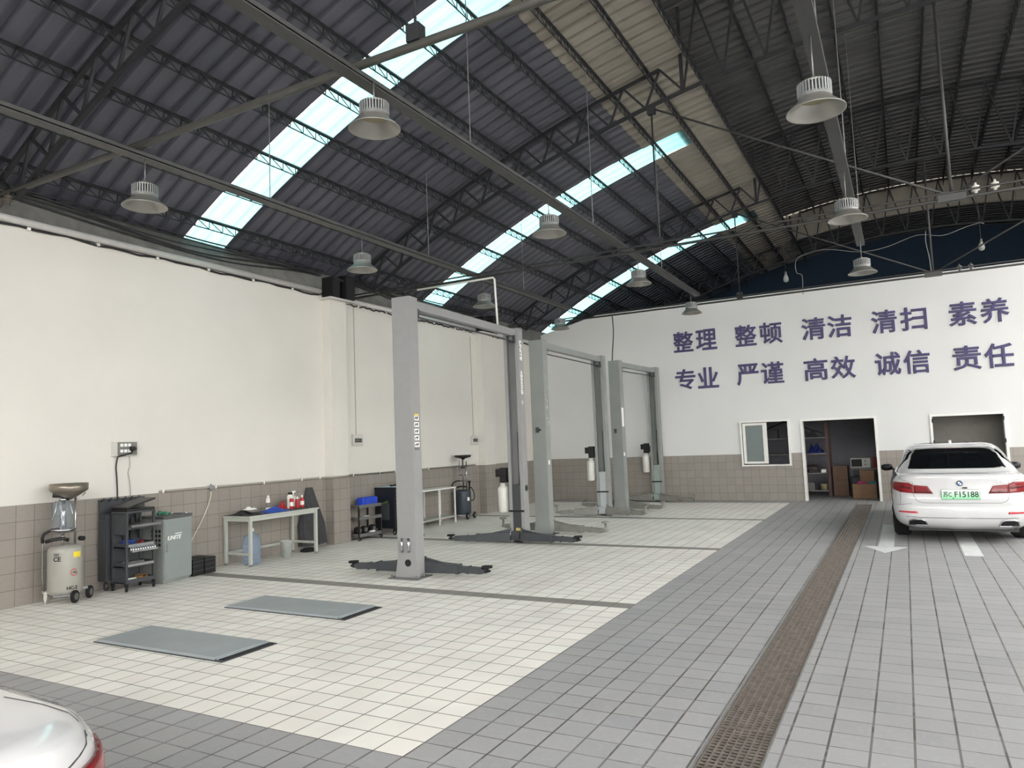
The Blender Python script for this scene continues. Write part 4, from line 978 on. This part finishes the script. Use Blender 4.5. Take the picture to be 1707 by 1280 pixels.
small('parts_box', 'grey box on the bottom shelf of the rack', 'box', MB().box(-.15,-.12,0,.15,.12,.2), m_smoke, (-2.35, 20.85, .161))
small('carton', 'dark carton on a window-side shelf of the rack', 'box', MB().box(-.25,-.2,0,.25,.2,.26), m_char, (-3.3, 20.9, 1.551))
small('carton', 'brown carton on the floor right of the rack', 'box', MB().box(-.18,-.2,0,.18,.2,.42), m_dcard, (-1.56, 20.95, 0))
small('carton', 'brown carton stacked on the one right of the rack', 'box', MB().box(-.17,-.2,0,.19,.2,.36), m_dcard, (-1.57, 20.95, .421))
small('carton', 'lower brown carton by the right door jamb, bottom of its stack', 'box', MB().box(-.27,-.25,0,.27,.25,.36), m_card, (-.98, 20.25, 0))
small('carton', 'upper brown carton by the right door jamb, below the red box', 'box', MB().box(-.16,-.1,0,.16,.1,.32), m_card, (-.92, 20.39, .361))
small('gift_bag', 'pink and teal plastic bag lying on the carton by the right door jamb', 'bag', cloth(12, 14, .24, .2, .07, 41), mat('pink_plastic', (196, 66, 126), .4, var=.3, scale=5), (-1.06, 20.14, .361), R(5), 0)
small('gift_bag', 'teal plastic bag beside the pink one on the carton', 'bag', cloth(10, 10, .2, .18, .07, 43), mat('teal_plastic', (76, 150, 176), .4, var=.2, scale=6), (-.79, 20.13, .361), R(25), 0)
t = thing('side_table', 'grey table with a small oven on it inside the doorway', 'table', (-.97, 21.15, 0))
MB().box(-.36, -.3, .68, .33, .3, .71).build('table_top', m_smoke, t)
for x in (-.32, .29):
    for y in (-.26, .26): MB().box(x-.02, y-.02, 0, x+.02, y+.02, .68).build('leg', m_char, t)
t = thing('toaster_oven', 'small white oven with dark window on the table inside the doorway', 'oven', (-1.06, 21.06, .711))
MB().box(-.25, -.16, .01, .22, .16, .26).build('case', m_box, t, .006)
MB().box(-.23, -.166, .04, .02, -.161, .23).build('oven_window', m_ink, t)
MB().box(-.24, -.12, 0, .2, .12, .01).build('foot', m_black, t)
MB().cyl((.1,-.18,.18), (.1,-.16,.18), .025, 12).build('knob', m_dim, t); MB().cyl((.1,-.18,.09), (.1,-.16,.09), .025, 12).build('knob', m_dim, t)
small('gift_box', 'red box standing right of the small oven', 'box', MB().box(-.06,-.1,0,.06,.1,.27), mat('dark_red_card', (122, 34, 38), .6), (-.73, 21.0, .711))
small('waste_bin', 'dark bin on the floor in front of the grey table', 'bin', MB().lathe([(.0,0),(.13,0),(.16,.5),(.15,.5),(.12,.02),(.0,.02)], n=20), m_char, (-1.2, 20.68, 0), 0, 0)

# ------------------------------------------------------------------ cars
m_car = mat('pearl_white_car_paint', (198, 198, 199), 0.25, var=0.01, coat=1.0)
m_win = mat('tinted_car_glass', (10, 12, 16), 0.05, var=0.02, coat=1.0)
m_tail = mat('red_tail_lamp', (122, 10, 20), 0.25, var=0.12, scale=30, coat=.3)
m_taild = mat('dark_red_tail_lamp', (74, 8, 14), 0.25, var=0.1, coat=.3)
m_seam = mat('panel_gap', (70, 70, 72), 0.7)
def sst(a, b, x):
    t = max(0, min(1, (x-a)/(b-a))); return t*t*(3-2*t)
def car(label, loc, rz, rear_style):
    t = thing('sedan_car', label, 'car', loc, rz)
    LEN = 4.9; N = 112; WB0, WB1 = 1.02, 4.0
    def ring(hw, r, f, n, z, zf):
        """outline at one height: half width hw, rear at r, front at f; zf(y) gives the local height"""
        out = []; rc = min(.30, hw*.6) if n > 5.1 else min(.34, hw*.6); K = N//8
        def corner(cx, cy, a0, m):
            for k in range(m):
                a = a0+PI/2*k/(m-1); c, s_ = math.cos(a), math.sin(a)
                yield cx+rc*math.copysign(abs(c)**.86, c), cy+rc*math.copysign(abs(s_)**.86, s_)
        pts = list(corner(hw-rc, f-rc, 0, K)) + [(hw-rc-(2*hw-2*rc)*k/(K+1), f) for k in range(1, K+1)] + list(corner(-hw+rc, f-rc, PI/2, K)) + [(-hw, f-rc-(f-r-2*rc)*k/(K+1)) for k in range(1, K+1)]
        pts += list(corner(-hw+rc, r+rc, PI, K)) + [(-hw+rc+(2*hw-2*rc)*k/(K+1), r) for k in range(1, K+1)] + list(corner(hw-rc, r+rc, 1.5*PI, K)) + [(hw, r+rc+(f-r-2*rc)*k/(K+1)) for k in range(1, K+1)]
        for x, y in pts:
            if y < r+rc+.3: y += .075*(x/max(hw, .01))**2
            if y > f-rc: y -= .25*(x/max(hw, .01))**2
            tap = 1-.10*sst(3.3, 4.9, y)-.05*sst(1.3, .0, y)
            out.append((x*tap, y, zf(z, y)))
        return out
    def body_z(z, y): return z*(1-.20*sst(3.0, 4.9, y)*sst(.5, 1.0, z))+(.03*sst(.5, 2.4, y) if z > .9 else 0)
    LV = [(.20,.78,.22,4.72),(.27,.86,.09,4.80),(.34,.905,.03,4.86),(.42,.925,.005,4.89),(.52,.932,0,4.9),(.575,.932,.012,4.9),(.585,.932,.035,4.9),(.68,.934,.055,4.89),(.80,.93,.06,4.87),(.88,.922,.06,4.83),(.935,.90,.055,4.78),(.975,.87,.05,4.72),(1.0,.84,.06,4.66),(1.012,.80,.10,4.6),(1.022,.70,.22,4.45),(1.03,.5,.4,4.2)]
    mb = MB(); vs = []
    for z, hw, r, f in LV: vs += ring(hw, r, f, 5.2, z, body_z)
    fs = [(i*N+k, i*N+(k+1) % N, (i+1)*N+(k+1) % N, (i+1)*N+k) for i in range(len(LV)-1) for k in range(N)]
    mb.add(vs, fs, 0, True); mb.f.append(tuple(range(N))[::-1]); mb.f.append(tuple((len(LV)-1)*N+k for k in range(N))); mb.mi += [0, 0]; mb.sm += [False, True]
    body = mb.build('body', m_car, t)
    # wheel arches cut out of the body
    cut = MB()
    for y in (WB0, WB1): cut.cyl((-1.2, y, .33), (-.66, y, .33), .365, 40).cyl((.66, y, .33), (1.2, y, .33), .365, 40)
    co = cut.build('cutter', m_rubber, t)
    bo = body.modifiers.new('arch', 'BOOLEAN'); bo.object = co; bo.operation = 'DIFFERENCE'; bo.solver = 'EXACT'
    bpy.context.view_layer.update(); dg = bpy.context.evaluated_depsgraph_get()
    full = bpy.data.meshes.new_from_object(body.evaluated_get(dg)); old = body.data; body.modifiers.clear(); body.data = full; bpy.data.objects.remove(co)
    bv = BVHTree.FromPolygons([Vector(v) for v in vs], fs+[tuple((len(LV)-1)*N+k for k in range(N))])
    # cabin
    GL = [(1.0,.83,.48,3.75),(1.06,.80,.60,3.6),(1.16,.752,.82,3.36),(1.28,.70,1.08,3.08),(1.37,.65,1.32,2.84),(1.415,.60,1.5,2.68),(1.44,.52,1.72,2.5),(1.452,.36,2.0,2.3)]
    g = MB(); gv = []
    for z, hw, r, f in GL: gv += ring(hw, r, f, 5.0, z, lambda z, y: z)
    gf = [(i*N+k, i*N+(k+1) % N, (i+1)*N+(k+1) % N, (i+1)*N+k) for i in range(len(GL)-1) for k in range(N)]
    g.add(gv, gf, 0, True); g.f.append(tuple((len(GL)-1)*N+k for k in range(N))); g.mi.append(0); g.sm.append(True)
    g.build('roof', m_car, t)
    gb = BVHTree.FromPolygons([Vector(v) for v in gv], gf+[tuple((len(GL)-1)*N+k for k in range(N))])
    def decal(name, poly, tree, d, origin, m, off=.006, cuts=4, parent=None, thick=.0):
        """patch of the surface inside an outline: cast along d; poly gives points, origin(u, v) the ray start"""
        bm = bmesh.new(); f = bm.faces.new([bm.verts.new((u, v, 0)) for u, v in poly])
        bmesh.ops.triangulate(bm, faces=[f])
        for _ in range(cuts):
            bmesh.ops.subdivide_edges(bm, edges=[e for e in bm.edges if e.calc_length() > .03], cuts=1, use_grid_fill=True)
            bmesh.ops.triangulate(bm, faces=[q for q in bm.faces if len(q.verts) > 3])
        dd = Vector(d)
        for v in bm.verts:
            o = Vector(origin(v.co.x, v.co.y)); h = (None,)
            for e in ((0,0,0), (.0007,.0003,.0005), (-.0009,.0004,-.0006), (.002,.001,.002), (-.003,.002,-.002)):
                h = tree.ray_cast(o+Vector(e), dd)
                if h[0] is not None: break
            p = h[0] if h[0] is not None else o+dd*1.08
            v.co = p-dd*off
        for q in bm.faces: q.smooth = True
        bmesh.ops.recalc_face_normals(bm, faces=bm.faces)
        me = bpy.data.meshes.new(name); bm.to_mesh(me); bm.free(); me.materials.append(m)
        o = bpy.data.objects.new(name, me); COL.objects.link(o); o.parent = parent or t
        sd = o.modifiers.new('thickness', 'SOLIDIFY'); sd.thickness = .004+thick; sd.offset = 0
        return o
    rear = lambda u, v: (u, -1.0, v)
    decal('rear_window', [(-.655,1.075),(.655,1.075),(.56,1.37),(.50,1.395),(-.50,1.395),(-.56,1.37)], gb, (0,1,0), rear, m_win, .004)
    for s in (-1, 1):
        side = lambda u, v, s=s: (s*2.0, u, v)
        decal('side_window', [(.98,1.09),(1.9,1.07),(3.2,1.05),(2.95,1.18),(2.55,1.36),(1.7,1.385),(1.35,1.34),(1.1,1.22)], gb, (-s,0,0), side, m_win, .004)
        # tail lamp: outer part on the wing, inner part on the lid
        outer = [(s*.60,.74),(s*.77,.755),(s*.885,.80),(s*.905,.87),(s*.86,.905),(s*.66,.90),(s*.60,.865)]
        inner = [(s*.345,.735),(s*.595,.74),(s*.595,.863),(s*.41,.845)]
        lo = decal('tail_lamp', outer, bv, (0,1,0), rear, m_tail, .01, thick=.012)
        decal('lamp_strip', [(s*.62,.80),(s*.86,.835),(s*.86,.855),(s*.62,.83)], bv, (0,1,0), rear, m_taild, .018, parent=lo)
        li = decal('tail_lamp', inner, bv, (0,1,0), rear, m_tail, .01, thick=.012)
        decal('lamp_strip', [(s*.36,.745),(s*.59,.752),(s*.59,.775),(s*.37,.77)], bv, (0,1,0), rear, m_taild, .018, parent=li)
        decal('side_lamp', [(.19,.81),(.36,.855),(.34,.885),(.19,.89)], bv, (-s,0,0), side, m_tail, .006, 3)
        if rear_style == 'full':
            decal('reflector', [(s*.56,.445),(s*.82,.455),(s*.82,.475),(s*.57,.475)], bv, (0,1,0), rear, mat('red_reflector', (186, 28, 50), .25, coat=1), .006, 3)
            ex = decal('exhaust', [(s*.445,.262),(s*.70,.262),(s*.68,.335),(s*.63,.355),(s*.52,.355),(s*.475,.33)], bv, (0,1,0), rear, m_ink, .012)
            e = MB(); o6 = [(s*.445,.262),(s*.70,.262),(s*.68,.335),(s*.63,.355),(s*.52,.355),(s*.475,.33)]
            pts = []
            for (u, v), (u2, v2) in zip(o6, o6[1:]+o6[:1]):
                for q in (0, .5):
                    h = bv.ray_cast(Vector((u+(u2-u)*q, -1, v+(v2-v)*q)), Vector((0,1,0)))[0]; pts.append((h.x, h.y-.012, h.z) if h else (u, .05, v))
            e.tube(pts+[pts[0], pts[1]], .011, 8, cap=False); e.build('exhaust_trim', m_chrome, ex)
        # door mirror
        mi = MB().lathe([(.0,-.1),(.06,-.09),(.085,-.04),(.085,.04),(.06,.09),(.0,.1)], n=16, M=Matrix.Translation((s*1.0, 3.02, 1.0)) @ Matrix.Rotation(R(90), 4, 'Y') @ Matrix.Scale(.72, 4, (1,0,0)) @ Matrix.Scale(.8, 4, (0,1,0)))
        mi.bar((s*.82, 3.05, .965), (s*.97, 3.03, .97), .05, .035); mi.build('door_mirror', m_black, t)
        for y in (WB0, WB1):
            wv = MB(); wheel(wv, (s*.79, y, .33), (1,0,0), .33, .25, 0, 0); wo = wv.build('wheel', m_rubber, t)
            hb = MB().lathe([(.23,0),(.225,.012),(.2,.0)], n=32, M=Matrix.Translation((s*.9, y, .33)) @ Matrix.Rotation(s*R(90), 4, 'Y'))
            for k in range(5):
                a = 2*PI*k/5; hb.bar((s*.905, y, .33), (s*.905, y+.22*math.cos(a), .33+.22*math.sin(a)), .02, .06, up=(1,0,0))
            hb.build('rim', m_chrome, wo)
    # gaps of the boot lid and bumper, chrome strip
    def seam(name, uv, tree, d, org, r, m, off=.0):
        pts = []
        for (u, v), (u2, v2) in zip(uv, uv[1:]):
            k = max(2, int(math.hypot(u2-u, v2-v)/.03))
            for i in range(k):
                q = i/k; h = tree.ray_cast(Vector(org(u+(u2-u)*q, v+(v2-v)*q)), Vector(d))[0]
                if h: pts.append(h-Vector(d)*off)
        if len(pts) > 2: MB().tube(pts, r, 5).build(name, m, t)
    seam('boot_gap', [(-.79,.985),(-.76,.94),(-.605,.90),(-.605,.72),(-.57,.63),(-.5,.60),(.5,.60),(.57,.63),(.605,.72),(.605,.90),(.76,.94),(.79,.985)], bv, (0,1,0), rear, .0028, m_seam)
    top = lambda u, v: (u, v, 2.0)
    for s in (-1, 1): seam('boot_gap', [(s*.79,.1),(s*.765,.3),(s*.74,.55)], bv, (0,0,-1), top, .002, m_seam)
    if rear_style == 'full': seam('boot_crease', [(-.76,.955),(0,.972),(.76,.955)], bv, (0,1,0), rear, .004, m_car)
    if rear_style == 'full':
        seam('bumper_strip', [(-.72,.395),(-.5,.383),(.5,.383),(.72,.395)], bv, (0,1,0), rear, .007, m_chrome)
        seam('bumper_gap', [(-.84,.56),(-.605,.592)], bv, (0,1,0), rear, .003, m_seam)
        # number plate, emblem, badge, camera
        pl = MB().box(-.24, -.008, -.07, .24, .0, .07).build('number_plate', plate_material(), t, loc=(-.0, .05, .725))
        m_pt = mat('plate_black', (20, 30, 24), .5)
        fr = MB().box(-.243, -.0095, -.073, .243, -.008, -.069).box(-.243, -.0095, .069, .243, -.008, .073).box(-.243, -.0095, -.073, -.239, -.008, .073).box(.239, -.0095, -.073, .243, -.008, .073).build('plate_rim', mat('plate_rim', (70, 84, 76), .5), pl)
        o = text('lettering', '苏C', .1, (-.165, -.0085, 0), (1,0,0), (0,0,1), m_pt, pl, ext=.001, off=.0015, w=.11, h=.085)
        o = text('lettering', 'F15188', .1, (.075, -.0085, 0), (1,0,0), (0,0,1), m_pt, pl, ext=.001, off=.0015, w=.3, h=.085)
        MB().cyl((-.095,-.011,-.055), (-.095,-.008,-.055), .009, 10).build('plate_screw', m_black, pl)
        em = MB().tube([(0, .044, .885), (0, .052, .885)], .041, 32).build('emblem', m_ink, t)
        q = MB()
        for k in range(4):
            a0 = PI/2*k; n = 6
            q.add([(0, .0425, .885)]+[(.027*math.cos(a0+PI/2*i/n), .0425, .885+.027*math.sin(a0+PI/2*i/n)) for i in range(n+1)], [tuple(range(n+2))], k % 2)
        q.build('emblem_field', [mat('emblem_blue', (70, 120, 190), .4), m_paper], em)
        MB().lathe([(.0375,-.002),(.041,0),(.0375,.002)], n=32, M=Matrix.Translation((0,.0425,.885)) @ Matrix.Rotation(R(90),4,'X')).build('emblem_ring', m_chrome, em)
        text('badge', '530Le', .06, (.55, .047, .912), (1,0,0), (0,0,1), m_chrome, t, ext=.002, off=.001, w=.17, h=.03)
        MB().box(-.03+.06, .03, .81, .03+.06, .06, .83).build('rear_camera', m_black, t)
        MB().box(-.16, .66+.2, 1.382, .16, .70+.2, 1.39).build('brake_lamp', m_taild, t)
    fin = MB().prism([(0,0),(.14,0),(.13,.02),(.03,.06),(.01,.055)], (-.02,1.72,1.435), (0,1,0), (0,0,1), (.04,0,0)).build('antenna_fin', m_car, t, .008)
    MB().box(-.7, .3, .16, .7, 4.6, .22).build('underbody', m_black, t)
    MB().box(-.86, WB0-.38, .3, .86, WB0+.38, .6).box(-.86, WB1-.38, .3, .86, WB1+.38, .6).box(-.86, WB0+.4, .21, .86, WB1-.4, .3).build('wheel_well', m_black, t)
    return t
def plate_material():
    m = bpy.data.materials.new('green_plate'); m.use_nodes = True; g = NG(m); nt = m.node_tree; b = nt.nodes['Principled BSDF']
    tc = nt.nodes.new('ShaderNodeTexCoord'); x = nt.nodes.new('ShaderNodeSeparateXYZ'); nt.links.new(tc.outputs['Object'], x.inputs[0])
    f = g.m('ADD', .5, g.m('MULTIPLY', x.outputs[2], 6.5)); nt.links.new(g.mix(f, lin((110, 205, 140)), lin((226, 238, 228))), b.inputs['Base Color']); b.inputs['Roughness'].default_value = .4
    return m
car('white saloon car with green number plate parked before the rear wall', (.64, 12.3, 0), 0, 'full').scale = (.985,)*3
car('white car of which only a boot corner and red tail lamp show', (-1.74, .38, 0), R(90), 'plain').scale = (1.03,)*3
